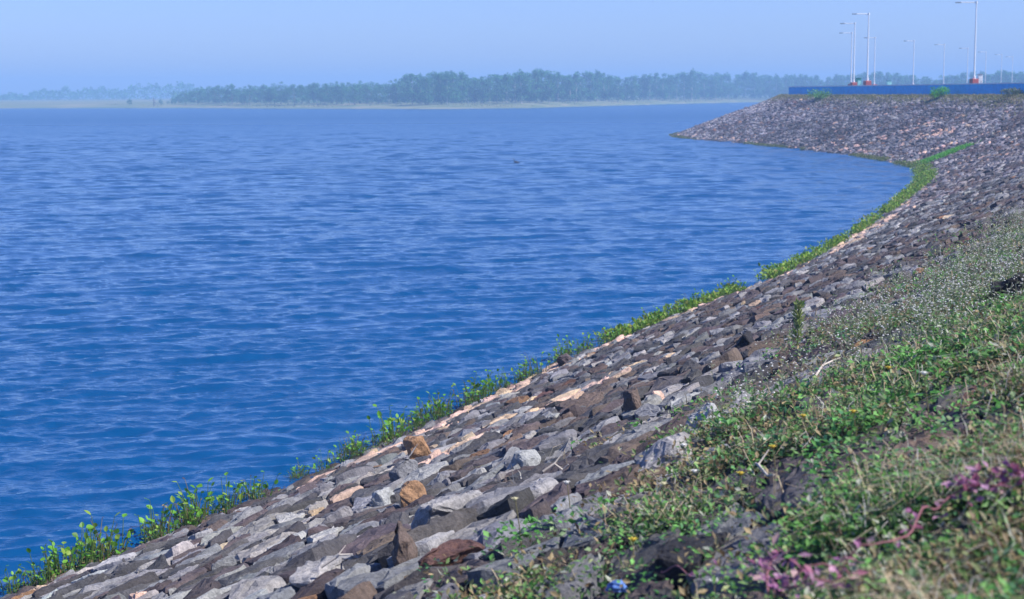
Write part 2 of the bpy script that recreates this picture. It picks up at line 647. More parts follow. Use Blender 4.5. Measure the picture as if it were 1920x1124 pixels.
# haze: even, pale blue air round the whole scene
mb = MB(); mb.box((0, 1200, 14.5), (4960, 2680, 39), 0)
hm = bpy.data.materials.new('haze'); hm.use_nodes = True
ht = hm.node_tree
ht.nodes.remove(ht.nodes['Principled BSDF'])
pv = ht.nodes.new('ShaderNodeVolumePrincipled')
pv.inputs['Color'].default_value = (.35, .62, 1.0, 1)
pv.inputs['Density'].default_value = .00085
pv.inputs['Anisotropy'].default_value = 0.0
ht.links.new(pv.outputs[0], ht.nodes['Material Output'].inputs['Volume'])
hz = mb.build('haze', hm)
hz['kind'] = 'stuff'
tag(hz, 'pale blue haze lying over the lake and the far shore', 'haze')

# ------------------------------------------------------------------ blue parapet wall along the crest
iu = np.where(WU > 95)[0][::4]
wu = WU[iu]


def wall_strip(v0, v1, z0, z1):
    ring = []
    for (v, z) in ((v0, z0), (v1, z0), (v1, z1), (v0, z1)):
        p = W_of(wu) + N_of(wu) * v
        ring.append(np.concatenate([p, np.full((len(wu), 1), z)], 1))
    V = np.stack(ring, 1)
    n = len(wu)
    Q = []
    for i in range(n - 1):
        for k in range(4):
            Q.append((i * 4 + k, i * 4 + (k + 1) % 4, (i + 1) * 4 + (k + 1) % 4, (i + 1) * 4 + k))
    Q += [(0, 3, 2, 1), ((n - 1) * 4, (n - 1) * 4 + 1, (n - 1) * 4 + 2, (n - 1) * 4 + 3)]
    return V.reshape(-1, 3), np.array(Q)


def wall_material():
    m, t, b, o = mat('blue_wall_paint')
    pos = worldpos(t)
    n1 = noise(t, 1.1, 6, .7, pos); n2 = noise(t, 6, 5, .7, pos)
    r = ramp(t, n1.outputs[0], [(.28, (.008, .30, .68)), (.5, (.012, .44, .92)), (.72, (.03, .52, .95))])
    r2 = ramp(t, n2.outputs[0], [(.3, (.75,) * 3), (.7, (1.2,) * 3)])
    t.links.new(mix(t, 1.0, r.outputs[0], r2.outputs[0], 'MULTIPLY'), b.inputs['Base Color'])
    b.inputs['Roughness'].default_value = .7
    return m


wl = empty('parapet_wall', tuple(P_of(np.array([200.0]), np.array([17.1]))[0]))
tag(wl, 'long low bright blue parapet wall along the crest of the far embankment', 'wall')
b0 = np.array(wl.location)
V, Q = wall_strip(16.35, 16.68, 5.5, 6.76)
link('wall', mesh_np('wall', V - b0, Q), wall_material(), wl)
V, Q = wall_strip(16.30, 16.73, 6.762, 6.86)
link('coping', mesh_np('coping', V - b0, Q), simple('pale_coping', (.74, .78, .82), .7, 3, .2), wl)

# ------------------------------------------------------------------ street lamps on the crest road
ZT = 16.2


def make_lamp(name, foot, htop, arm, az, pl=(.78, 1.15)):
    """foot on the road, mast with one arm; az is the direction the arm points"""
    e = empty(name, foot)
    m = MB(); m.box((0, 0, pl[1] / 2 - .1), (pl[0], pl[0], pl[1] + .2), math.radians(12), bev=.04)
    m.build('plinth', M_RED, e)
    m = MB()
    m.tube([(0, 0, pl[1] + .001), (0, 0, pl[1] + .35)], [.15, .15], 10)
    m.tube([(0, 0, pl[1] + .35), (0, 0, htop * .5), (0, 0, htop)], [.098, .082, .062], 12)
    m.build('pole', M_WHITE, e)
    ca, sa = math.cos(az), math.sin(az)
    m = MB()
    m.tube([(-.12 * ca, -.12 * sa, htop - .12), (arm * .5 * ca, arm * .5 * sa, htop - .10), (arm * ca, arm * sa, htop - .08)], [.055, .05, .045], 8)
    m.tube([(0, 0, htop - .25), (0, 0, htop + .02)], [.12, .12], 8)
    m.build('arm', M_WHITE, e)
    m = MB()
    m.box(((arm + .22) * ca, (arm + .22) * sa, htop - .10), (.62, .24, .12), az, bev=.03)
    m.build('lamp_head', M_LAMP, e)
    return e


LAMPS = [(1831, 3, 181, 1.75, 'tall white street lamp nearest the camera, rising from a red plinth beside the white cabinet'),
         (1629, 25, 204, 1.60, 'white street lamp with straight arm on a red plinth, tallest of the left cluster'),
         (1603, 43, 234, 1.55, 'white street lamp on a red plinth directly left of the green cabinet'),
         (1597.5, 61, 271, 1.55, 'leftmost white street lamp of the row, close against the one by the green cabinet'),
         (1641, 70, 296, 1.5, 'faint white lamp post just right of the tallest lamp in the left cluster'),
         (1714, 76, 314, 1.45, 'distant white lamp post standing alone right of the small mint panel'),
         (1771, 83, 338, 1.5, 'distant white lamp post standing alone above the round green bush by the wall'),
         (1815, 90, 371, 1.5, 'faint distant lamp post just left of the tall nearest lamp'),
         (1849, 97, 403, 1.5, 'faint distant lamp post just right of the white cabinet'),
         (1878.5, 102, 443, 1.4, 'very faint distant lamp post, second from the right edge'),
         (1899, 106, 456, 1.4, 'very faint distant lamp post, last one at the right edge')]
for k, (px, py, d, arm, lab) in enumerate(LAMPS):
    p = atd(px, py, d)
    e = make_lamp('street_lamp', (p[0], p[1], 6.3), p[2] - 6.3, arm, math.radians(180 + (3 if k == 1 else -8)))
    tag(e, lab, 'street lamp', 'street lamps along the embankment road')


def cabinet(px0, px1, ytop, d, mats, label, panel):
    a, b = atd(px0, ytop, d), atd(px1, ytop, d)
    w, h = b[0] - a[0], a[2] - 6.3
    e = empty('utility_cabinet', ((a[0] + b[0]) / 2, d, 6.3))
    m = MB(); m.box((0, 0, h / 2 - .03), (w, .5, h + .06), 0, bev=.03); m.build('body', mats[0], e)
    m = MB(); m.box((0, 0, h + .025), (w + .08, .58, .05), 0, bev=.01); m.build('roof', mats[1], e)
    m = MB(); m.box((w * panel, -.262, h * .44), (w * (.62 if panel else .8), .02, h * .72), 0); dr = m.build('door', mats[2], e)
    m = MB(); m.box((w * (panel + .2), -.285, h * .5), (.04, .025, .16), 0); m.build('handle', M_LAMP, dr)
    tag(e, label, 'cabinet')


cabinet(1833.5, 1841.5, 140, 184, (M_WHITE, M_LAMP, M_WHITE), 'white metal utility cabinet behind the wall beside the nearest lamp', 0)
cabinet(1604.5, 1614.5, 147, 238, (M_GREEN, M_GREEN, M_MINT), 'green cabinet with a pale mint door in the left lamp cluster', .12)
cabinet(1662.5, 1671, 152, 290, (M_MINT, M_GREEN, M_MINT), 'small pale mint cabinet with dark green top, alone behind the wall', 0)

# ------------------------------------------------------------------ stones of the pitched slope
PAL = {'dark grey': (.054, .053, .057), 'slate grey': (.140, .143, .155), 'pale grey': (.23, .225, .225), 'brown': (.088, .067, .058),
       'purplish brown': (.066, .053, .057), 'tawny': (.235, .140, .078), 'rust orange': (.170, .098, .055), 'pinkish cream': (.44, .31, .25), 'sandy': (.38, .29, .20),
       'black': (.018, .018, .022), 'speckled white': (.25, .26, .26), 'reddish brown': (.085, .046, .040)}

# hero stones: pixel, half length, half width, height, colour, label, short name for neighbours
HERO = [(778, 862, .17, .15, .33, 'tawny', 'tawny orange squared block standing upright among grey slabs', 'the tawny orange block'),
        (1055, 684, .22, .17, .26, 'purplish brown', 'round reddish brown boulder at the waterline among the green plants', 'the round boulder at the waterline'),
        (992, 872, .20, .17, .20, 'speckled white', 'rough speckled whitish stone, the larger one on the bank middle', 'the larger speckled white stone'),
        (737, 930, .14, .12, .16, 'speckled white', 'small speckled whitish stone resting beside an orange one', 'the small speckled white stone'),
        (757, 943, .18, .13, .20, 'tawny', 'flat orange brown stone beside the small speckled one', 'the flat orange stone'),
        (760, 892, .22, .17, .22, 'slate grey', 'slate grey wedge with a black shadowed flank below the tawny block', 'the slate wedge'),
        (757, 1032, .11, .09, .20, 'brown', 'pinkish brown pyramid shaped stone near the bottom edge', 'the pyramid stone'),
        (850, 1040, .32, .20, .12, 'reddish brown', 'long reddish brown stone with a tan patch and dark underside', 'the long reddish brown stone'),
        (835, 968, .36, .26, .20, 'pale grey', 'large rounded pale grey stone in the lower middle of the bank', 'the large rounded pale stone'),
        (1222, 872, .34, .24, .18, 'pale grey', 'broad pale grey stone with weeds growing at its edge', 'the broad pale stone by the weeds'),
        (1180, 772, .13, .11, .24, 'brown', 'brown three sided stone standing on the dark slabs', 'the three sided brown stone'),
        (1232, 745, .26, .13, .14, 'pinkish cream', 'pinkish stone with a flat top next to the weeds', 'the flat pink stone'),
        (1322, 790, .26, .20, .20, 'speckled white', 'lichen crusted pale stone at the upper edge of the weeds', 'the lichen crusted stone'),
        (1060, 742, .60, .20, .10, 'sandy', 'long sandy cream slab, the longest pale stone on the bank', 'the long sandy slab'),
        (940, 788, .50, .17, .10, 'sandy', 'second long sandy slab, lower left of the longest one', 'the second sandy slab'),
        (1418, 636, .34, .16, .24, 'black', 'tilted dark slab leaning up beside the white flowered weeds', 'the tilted dark slab'),
        (1100, 760, .42, .20, .20, 'brown', 'long dark brown block under the sandy slab', 'the long dark brown block'),
        (560, 1102, .20, .12, .12, 'pale grey', 'pale grey stone with a rusty end at the bottom edge', 'the rusty ended pale stone'),
        (288, 1110, .12, .08, .10, 'pinkish cream', 'small pink stone lowest near the bottom left', 'the small pink stone'),
        (1335, 1000, .30, .16, .12, 'black', 'dark flat stone lying in the lower weeds', 'the dark stone in the weeds')]


def clip(poly, a, b, c):
    """keep the part of poly with a*x + b*y <= c"""
    out = []
    n = len(poly)
    for i in range(n):
        p, q = poly[i], poly[(i + 1) % n]
        dp, dq = a * p[0] + b * p[1] - c, a * q[0] + b * q[1] - c
        if dp <= 0: out.append(p)
        if dp * dq < 0:
            t = dp / (dp - dq)
            out.append((p[0] + (q[0] - p[0]) * t, p[1] + (q[1] - p[1]) * t))
    return out


# weed zone: its lower edge, found on the bank from the photo
EDGE = [(1960, 385), (1860, 420), (1760, 480), (1660, 545), (1570, 600), (1490, 655), (1440, 705), (1395, 765), (1345, 830), (1290, 905),
        (1215, 975), (1130, 1030), (1070, 1085), (1010, 1140)]
_e = [on_bank(*p) for p in EDGE]
EU = np.array([k[1] for k in _e]); EV = np.array([k[2] for k in _e])
_o = np.argsort(EU); EU, EV = EU[_o], EV[_o]


def weed_depth(u, v):
    """metres inside the weed zone (negative below its edge)"""
    edge = np.interp(u, EU, EV)
    far = sstep(EU[-1], EU[-1] + 10, u)
    return v - edge - far * 20


heroes = []
for h in HERO:
    p, u, v = on_bank(h[0], h[1], .05)
    heroes.append((u, v, h[:2] + ((h[2] * .9, h[3] * .9, h[4] * .95) if h[2] < .25 else (h[2] * .72, h[3] * .74, h[4] * .75)) + h[5:]))


def zone_seeds(u0, u1, v0, v1, du, dv, jit, drop):
    nu_, nv_ = int((u1 - u0) / du), int((v1 - v0) / dv)
    i, j = np.meshgrid(np.arange(nu_), np.arange(nv_), indexing='ij')
    u = u0 + (i + .5 + .5 * (j % 2)) * du + R.uniform(-jit, jit, i.shape) * du
    v = v0 + (j + .5) * dv + R.uniform(-jit, jit, i.shape) * dv
    u, v = u.ravel(), v.ravel()
    k = R.rand(len(u)) > drop
    return u[k], v[k]


def in_view(u, v, m=160):
    P = P_of(u, v)
    x, y, z = proj(P)
    return (z > 1.5) & (x > -m) & (x < 1920 + m) & (y > -m) & (y < 1124 + m + 120)


U0 = uv_of(0, 0)[0][0]
ZONES = [  # u range, spacing along and up, detail
    (U0 - 8, U0 + 17, .50, .22, 3), (U0 + 17, U0 + 38, .48, .23, 2), (U0 + 38, U0 + 85, .54, .29, 1), (U0 + 85, U0 + 300, .56, .34, 0)]
ANIS = 2.0
seeds = []
for (a, b, du, dv, det) in ZONES:
    u, v = zone_seeds(a, b, -.35, 14.6, du, dv, .5, .16 if det > 0 else .1)
    k = in_view(u, v, 650 if det == 3 else 260)
    if det >= 2:
        # no stones where a hero stone sits
        for (hu, hv, h) in heroes:
            k &= ((u - hu) / (h[2] * 1.05)) ** 2 + ((v - hv) / (h[3] * 1.15)) ** 2 > 1
    seeds.append((u[k], v[k], np.full(k.sum(), det), np.full(k.sum(), du)))
for n, (hu, hv, h) in enumerate(heroes):
    if n in (13, 14, 16):      # long slabs lie in the paving itself: several seeds merge below
        pass
SU = np.concatenate([s[0] for s in seeds]); SV = np.concatenate([s[1] for s in seeds])
SD = np.concatenate([s[2] for s in seeds]).astype(int); SS = np.concatenate([s[3] for s in seeds])

cell = .8
SWT = (R.uniform(0, .8, len(SU)) ** 1.5 * SS * .6) ** 2
grid = {}
gx, gy = np.floor(SU / cell).astype(int), np.floor(SV / cell).astype(int)
for i in range(len(SU)):
    grid.setdefault((gx[i], gy[i]), []).append(i)
HOLES = [(hu, hv) for (hu, hv, h) in heroes]


def cell_poly(i):
    u, v, w = SU[i], SV[i], SS[i]
    near = []
    for a in (-1, 0, 1):
        for b in (-1, 0, 1):
            near += grid.get((gx[i] + a, gy[i] + b), [])
    L = w * 1.25
    poly = [(-L, -L * .6), (L, -L * .6), (L, L * .6), (-L, L * .6)]
    nb = sorted(((((SU[j] - u) / ANIS) ** 2 + (SV[j] - v) ** 2, j) for j in near if j != i))[:16]
    for d2, j in nb:
        du_, dv_ = SU[j] - u, SV[j] - v
        # bisector in the stretched metric keeps stones longer along the shore
        a, b = du_ / ANIS ** 2, dv_
        poly = clip(poly, a, b, .5 * (du_ * a + dv_ * b + SWT[i] - SWT[j]))
        if len(poly) < 3: return None
    return poly


def pick_colour(u, v, P):
    x, y = P[0], P[1]
    n1, n2 = float(fbm(u * .18, v * .5, 41, 3)), float(vnoise(u * .5, v * 1.4, 55))
    far = y > 75
    r = random.random()
    band = math.exp(-((v - (.75 + .25 * math.sin(u * .35))) / .5) ** 2) * (.5 + .9 * (float(vnoise(u * .3, 0.5, 77)) > .38))
    band += 1.1 * math.exp(-((v - heroes[13][1] - .3 * (n2 - .5)) / .30) ** 2) * math.exp(-((u - heroes[13][0] + 1.5) / 4.0) ** 2)
    if far:
        band *= .12
        for (fu, fv, fl, fw, an) in FSTREAK:
            du_, dv_ = u - fu, v - fv
            a_, b_ = du_ * math.cos(an) + dv_ * math.sin(an), -du_ * math.sin(an) + dv_ * math.cos(an)
            band += .5 * math.exp(-(a_ / fl) ** 2 - (b_ / fw) ** 2)
    if r < min(.85, band):
        return random.choice(['pinkish cream', 'pinkish cream', 'sandy', 'pale grey'])
    r = random.random()
    if n1 > .60:
        tab = [('brown', .17), ('purplish brown', .27), ('dark grey', .28), ('reddish brown', .03), ('slate grey', .25)]
    elif n1 < .42:
        tab = [('slate grey', .36), ('dark grey', .30), ('pale grey', .18), ('purplish brown', .12), ('speckled white', .04)]
    else:
        tab = [('dark grey', .30), ('slate grey', .32), ('purplish brown', .14), ('brown', .13), ('sandy', .01), ('pale grey', .06), ('rust orange', .015)]
    for c, p in tab:
        if r < p: return c
        r -= p
    return 'dark grey'


FSTREAK = []
for (px, py, l, w) in ((1610, 232, 2.6, .5), (1720, 238, 3.0, .5), (1770, 275, 4, .6), (1850, 270, 4, .5), (1830, 300, 4, .45), (1640, 262, 5, 1.6), (1720, 262, 6, 1.8),
                       (1800, 318, 3, .4), (1500, 262, 4, .5), (1560, 268, 4, .7)):
    p, u, v = on_bank(px, py)
    q, u2, v2 = on_bank(px + 30, py - 9)
    FSTREAK.append((u, v, l, w, math.atan2(v2 - v, u2 - u)))


def stone_geo(poly, h, det, tiltu=0.0, tiltv=0.0):
    """one angular stone over a cell outline, in local (along, up-slope, out) metres"""
    P = np.array(poly)
    c = P.mean(0)
    n = (0, 10, 13, 17)[det] or 7
    # resample the outline evenly
    seg = np.roll(P, -1, 0) - P
    L = np.linalg.norm(seg, axis=1); s = np.concatenate([[0], np.cumsum(L)])
    t = (np.arange(n) + R.uniform(-.28, .28, n)) / n * s[-1] % s[-1]
    t.sort()
    Q = np.stack([np.interp(t, s, np.append(P[:, k], P[0, k])) for k in (0, 1)], 1) - c
    size = math.sqrt(max(1e-4, abs(np.sum(Q[:, 0] * np.roll(Q[:, 1], -1) - Q[:, 1] * np.roll(Q[:, 0], -1)) / 2)))
    Q *= np.maximum(.80, 1 - R.uniform(.02, .07, n) - .008 / size)[:, None]
    rings = ((1.0, -1), (.97, .45), (.80, 1)) if det == 0 else ((1.0, -1), (.985, .30), (.90, .86), (.62, 1), (.30, 1)) if det < 3 else ((1.0, -1), (.99, .25), (.93, .80), (.80, .98), (.58, 1), (.30, 1))
    K = R.randint(2, 5)
    pl = [(h * R.uniform(.75, 1.05), R.normal(0, .13) + tiltu, R.normal(0, .18) + tiltv) for _ in range(K)]
    V = []
    for r, lv in rings:
        q = Q * r
        if 0 < r < .95: q = q + R.normal(0, .014 * size, q.shape)
        top = np.min([a + b * q[:, 0] + d * q[:, 1] for a, b, d in pl], 0)
        top = np.maximum(top, h * .18)
        z = np.full(len(q), -.16) if lv < 0 else top * lv
        if lv > 0: z = z + R.normal(0, .012 * size + .003, len(q))
        V.append(np.concatenate([q, z[:, None]], 1))
    V.append(np.array([[0, 0, min(a for a, b, d in pl)]]))
    V = np.concatenate(V)
    m = len(rings)
    i, k = np.meshgrid(np.arange(m - 1), np.arange(n), indexing='ij')
    a, b = (i * n + k).ravel(), (i * n + (k + 1) % n).ravel()
    quads = np.stack([a, b, b + n, a + n], 1)
    k = np.arange(n)
    tris = np.stack([(m - 1) * n + k, (m - 1) * n + (k + 1) % n, np.full(n, m * n)], 1)
    return V, quads, tris, c, size


def hull_stone(l, w, h, det=2, rough=1.0, seed=0):
    """loose angular boulder: a chipped hull, finely broken"""
    rr = np.random.RandomState(seed)
    bm = bmesh.new()
    for k in range(15):
        d = rr.normal(0, 1, 3); d /= np.linalg.norm(d)
        d = np.sign(d) * np.abs(d) ** .62
        d /= max(1e-6, np.max(np.abs(d))) ** .55
        bm.verts.new((d[0] * l, d[1] * w, (d[2] * .5 + .5) * h - .04))
    r = bmesh.ops.convex_hull(bm, input=bm.verts)
    bmesh.ops.delete(bm, geom=[g for g in r['geom_interior'] if isinstance(g, bmesh.types.BMVert)], context='VERTS')
    bmesh.ops.bevel(bm, geom=list(bm.edges), offset=min(l, w, h) * .07, segments=1, profile=.6, affect='EDGES')
    bmesh.ops.triangulate(bm, faces=bm.faces)
    for _ in range(det):
        bmesh.ops.subdivide_edges(bm, edges=[e for e in bm.edges if e.calc_length() > .045], cuts=1, use_grid_fill=True)
        bmesh.ops.triangulate(bm, faces=bm.faces)
    bm.normal_update()
    V = np.array([v.co[:] for v in bm.verts]); N = np.array([v.normal[:] for v in bm.verts])
    n = (fbm(V[:, 0] * 14 + seed, V[:, 1] * 14 + V[:, 2] * 11, 3, 3) - .5) * .045 * rough + (fbm(V[:, 0] * 60 + seed, V[:, 1] * 60 + V[:, 2] * 55, 5, 2) - .5) * .014 * rough
    V = V + N * n[:, None]
    T = np.array([[v.index for v in f.verts] for f in bm.faces])
    bm.free()
    return V, T


def frame(u, v):
    """local axes on the bank: along, up-slope, outward"""
    n2 = N_of(np.array([u]))[0]
    T = np.array([-n2[1], n2[0], 0.0])
    sl = SLOPE if v < VC else .06
    S = np.array([n2[0], n2[1], sl]); S /= np.linalg.norm(S)
    Nn = np.cross(S, T); Nn = Nn if Nn[2] > 0 else -Nn
    return T, S, Nn


stones = []
for i in range(len(SU)):
    poly = cell_poly(i)
    if poly is None: continue
    det = SD[i]
    wd = float(weed_depth(SU[i], SV[i])) if SU[i] < EU[-1] + 10 else -5
    h = R.uniform(.02, .075) if det > 0 else R.uniform(.04, .11)
    if R.rand() < .10: h *= 1.6
    if wd > 0: h *= max(.7, 1 - wd * .12)
    V, q, t, c, size = stone_geo(poly, h, det, R.normal(.03, .07), R.normal(.07, .10))
    u, v = SU[i] + c[0], SV[i] + c[1]
    T, S, Nn = frame(u, v)
    P0 = P_of(np.array([u]), np.array([v]))[0]
    Wv = V[:, :1] * T + V[:, 1:2] * S + V[:, 2:3] * Nn
    cn = pick_colour(u, v, P0)
    col = np.array(PAL[cn]) * R.uniform(.75, 1.3) * np.array([1 + R.normal(0, .03), 1, 1 + R.normal(0, .03)])
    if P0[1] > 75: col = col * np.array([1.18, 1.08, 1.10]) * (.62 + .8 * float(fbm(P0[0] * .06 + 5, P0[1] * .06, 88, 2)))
    if v < .12: col = col * .6          # wet, algae dark foot stones at the waterline
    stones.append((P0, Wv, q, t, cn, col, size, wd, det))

hero_px = [(h[0], h[1], h[7]) for h in HERO]
P0s = np.array([s[0] for s in stones]); sz = np.array([s[6] for s in stones]); wds = np.array([s[7] for s in stones])
X, Y, Zc = proj(P0s + np.array([0, 0, .08]))
area = (sz * 3000 / np.maximum(Zc, 1)) ** 2
area[(X < 10) | (X > 1910) | (Y > 1118) | (Y < 0) | (Zc < 2)] = 0
area[wds > .5] *= .25
area[wds > 1.5] = 0
top = np.argsort(-area)[:300 - len(HERO)]
topset = set(top.tolist())

mbs = MB()
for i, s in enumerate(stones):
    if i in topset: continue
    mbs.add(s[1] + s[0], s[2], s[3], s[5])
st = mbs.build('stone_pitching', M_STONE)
tag(st, 'mass of small and distant grey and brown pitching stones covering the embankment slope', 'stones', kind='stuff')

ORD = ['nearest', 'second', 'third', 'fourth', 'fifth', 'sixth', 'seventh', 'eighth', 'ninth', 'tenth', 'eleventh', 'twelfth', 'thirteenth',
       'fourteenth', 'fifteenth', 'sixteenth', 'seventeenth', 'eighteenth', 'nineteenth', 'twentieth']
fam = {}
for i in top:
    d = [math.hypot((X[i] - a), 1.6 * (Y[i] - b)) for a, b, _ in hero_px]
    k = int(np.argmin(d))
    dx, dy = X[i] - hero_px[k][0], 1.6 * (Y[i] - hero_px[k][1])
    side = ('right of' if dx > 0 else 'left of') if abs(dx) > abs(dy) else ('below' if dy > 0 else 'above')
    fam.setdefault((k, side, stones[i][4]), []).append((d[k], i))
for (k, side, cn), lst in fam.items():
    lst.sort()
    for n, (_, i) in enumerate(lst):
        s = stones[i]
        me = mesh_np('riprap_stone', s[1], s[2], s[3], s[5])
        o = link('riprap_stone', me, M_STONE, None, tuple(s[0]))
        tag(o, '%s stone, %s of that colour %s %s' % (cn, ORD[min(n, 19)], side, hero_px[k][2]), 'stone', 'large stones pitched on the near bank')

for n, (u, v, h) in enumerate(heroes):
    T, S, Nn = frame(u, v)
    flat = n in (13, 14)
    V, Tr = hull_stone(h[2], h[3], h[4] + .10, 3 if n != 13 else 3, .5 if flat else 1.0, 100 + n)
    if n == 15:
        ca, sa = math.cos(.5), math.sin(.5)
        V = np.stack([V[:, 0], V[:, 1] * ca - V[:, 2] * sa, V[:, 1] * sa + V[:, 2] * ca], 1)
    Wv = V[:, :1] * T + V[:, 1:2] * S + (V[:, 2:3] - .05) * Nn
    P0 = P_of(np.array([u]), np.array([v]))[0]
    o = link('riprap_stone', mesh_np('riprap_stone', Wv, None, Tr, np.array(PAL[h[5]]) * 1.15), M_STONE, None, tuple(P0))
    tag(o, h[6], 'stone', 'large stones pitched on the near bank')

# the black boulder at the right edge among the weeds
p, u, v = on_bank(1914, 574)
V, Tr = hull_stone(.20, .18, .34, 3, 1.0, 77)
T, S, Nn = frame(u, v)
o = link('boulder', mesh_np('boulder', V[:, :1] * T + V[:, 1:2] * S + (V[:, 2:3] - .05) * Nn, None, Tr, (.025, .024, .024)), M_STONE, None, tuple(p))
tag(o, 'black boulder among white flowered weeds at the right edge', 'boulder')

# ------------------------------------------------------------------ vegetation helpers
def unit(a): return a / (np.linalg.norm(a, axis=-1, keepdims=True) + 1e-9)


def leaf_quads(P, L, Wd, pitch=(-.2, 1.0), rs=R):
    """pointed leaves: one folded diamond each, springing from P"""
    n = len(P)
    az = rs.uniform(0, 2 * math.pi, n); el = rs.uniform(pitch[0], pitch[1], n)
    a = np.stack([np.cos(az) * np.cos(el), np.sin(az) * np.cos(el), np.sin(el)], 1)
    b = unit(np.cross(a, rs.normal(0, .5, (n, 3)) + np.array([0, 0, 1.0])))
    L = np.broadcast_to(L, (n,))[:, None]; Wd = np.broadcast_to(Wd, (n,))[:, None]
    up = np.cross(b, a)
    V = np.stack([P, P + a * L * .5 + b * Wd * .5 + up * L * .08, P + a * L, P + a * L * .5 - b * Wd * .5 + up * L * .08], 1)
    return V.reshape(-1, 3), np.arange(4 * n).reshape(-1, 4)


def blades(P, H, Wd, lean=.6, rs=R):
    """grass blades: three-joint tapering ribbons"""
    n = len(P)
    az = rs.uniform(0, 2 * math.pi, n)
    d = np.stack([np.cos(az), np.sin(az), np.zeros(n)], 1)
    b = np.stack([-np.sin(az), np.cos(az), np.zeros(n)], 1)
    H = np.broadcast_to(H, (n,))[:, None]; Wd = np.broadcast_to(Wd, (n,))[:, None]
    ln = rs.uniform(.1, lean, (n, 1))
    up = np.array([0, 0, 1.0])
    p1 = P + up * H * .5 + d * H * ln * .3
    p2 = P + up * H * (.95 - ln * .35) + d * H * ln
    V = np.stack([P - b * Wd / 2, P + b * Wd / 2, p1 + b * Wd * .4, p1 - b * Wd * .4, p2 + b * Wd * .1, p2 - b * Wd * .1], 1).reshape(-1, 3)
    k = np.arange(n)[:, None] * 6
    Q = np.concatenate([k + np.array([0, 1, 2, 3]), k + np.array([3, 2, 4, 5])])
    return V, Q


def tcol(cols, w, n, k, var=.25, rs=R):
    c = np.array(cols)[rs.choice(len(cols), n, p=np.array(w) / np.sum(w))]
    c = c * rs.uniform(1 - var, 1 + var, (n, 1))
    return np.repeat(c, k, 0)


GREENS = [(.09, .21, .05), (.16, .31, .09), (.07, .14, .06), (.24, .29, .12), (.32, .34, .27)]

# ------------------------------------------------------------------ weeds on the upper bank
def scatter(n, u0, u1, v0, v1):
    u = R.uniform(u0, u1, n); v = R.uniform(v0, v1, n)
    return u, v


def keep_view(u, v, m=120):
    return in_view(u, v, m)


def weeds(n, umax, seed):
    """points inside the weed zone, denser away from its ragged edge, drawn evenly over the picture rather than the ground"""
    out_u, out_v = [], []
    tot = 0
    while tot < n:
        px, py = R.uniform(780, 2300, 30000), R.uniform(380, 1450, 30000)
        d = _f * 3000 + _r * (px - 960)[:, None] - _u * (py - 562)[:, None]
        # flat-bank estimate, then one refinement
        t = np.full(len(px), .004)
        for _ in range(12):
            P = EYEP + d * t[:, None]
            U_, V_ = fast_uv(P)
            zb = np.clip(V_, 0, 16) * SLOPE
            t = t + (P[:, 2] - zb - .05) / np.maximum(1e-3, -(d[:, 2] - SLOPE * (d[:, 0] * .9 - d[:, 1] * .38))) * .9
        P = EYEP + d * t[:, None]
        U_, V_ = fast_uv(P)
        ok = (np.abs(P[:, 2] - np.clip(V_, 0, 16) * SLOPE) < .3) & (U_ < umax) & (V_ > 1) & (V_ < 15.9) & (t > 0)
        wd = weed_depth(U_, V_)
        nz = fbm(P[:, 0] * .9, P[:, 1] * .9, seed, 3)
        n2 = fbm(P[:, 0] * 1.7 + 9, P[:, 1] * 1.7, 77, 2)
        pr = sstep(-.8, 3.6, wd + (nz - .5) * 3.0) * (.05 + .95 * sstep(.50, .62, n2 + .08 * sstep(2.5, 6, wd)))
        ok &= R.rand(len(px)) < pr
        out_u.append(U_[ok]); out_v.append(V_[ok]); tot += ok.sum()
    return np.concatenate(out_u)[:n], np.concatenate(out_v)[:n]


def fast_uv(P):
    """nearest waterline station by a coarse search (enough for scattering)"""
    W8, N8, U8 = WL[::6], WN[::6], WU[::6]
    o1, o2 = np.zeros(len(P)), np.zeros(len(P))
    for s in range(0, len(P), 8000):
        dx = P[s:s + 8000, 0, None] - W8[None, :, 0]; dy = P[s:s + 8000, 1, None] - W8[None, :, 1]
        i = np.argmin(dx * dx + dy * dy, 1)
        k = np.arange(len(i))
        T = np.stack([-N8[i, 1], N8[i, 0]], 1)
        o1[s:s + 8000] = U8[i] + dx[k, i] * T[:, 0] + dy[k, i] * T[:, 1]
        o2[s:s + 8000] = dx[k, i] * N8[i, 0] + dy[k, i] * N8[i, 1]
    return o1, o2


UMAX = EU[-1] + 8
# leafy ground cover
NC = 7600
u, v = weeds(NC, UMAX, 11)
P = P_of(u, v)
dist = np.linalg.norm(P - EYEP, axis=1)
per = 24
Pl = np.repeat(P, per, 0)
dl = np.repeat(dist, per)
sp = np.clip(.004 * dl + .045, .05, .30)
Pl = Pl + np.concatenate([R.normal(0, 1, (len(Pl), 2)) * sp[:, None], R.uniform(.0, .12, (len(Pl), 1))], 1)
dry = np.repeat(fbm(P[:, 0] * 1.6 + 40, P[:, 1] * 1.6, 23, 3), per)
Ll = np.clip(.0011 * dl + .024, .02, .05) * R.uniform(.6, 1.5, len(Pl))
V, Q = leaf_quads(Pl, Ll, Ll * R.uniform(.35, .6, len(Pl)), (-.3, 1.1))
gcol = tcol(GREENS, [4, 3, 3, 2, 2], len(Pl), 1, .4)
dcol = tcol([(.30, .23, .12), (.16, .11, .06), (.22, .20, .11), (.10, .16, .05)], [3, 2, 2, 2], len(Pl), 1, .3)
m_ = (dry + R.normal(0, .12, len(dry)) > .54)[:, None]
gc = link('ground_cover', mesh_np('ground_cover', V, Q, None, np.repeat(np.where(m_, dcol, gcol), 4, 0)), M_LEAF)
tag(gc, 'mat of small green and browning leaves overgrowing the upper bank', 'ground cover', kind='stuff')

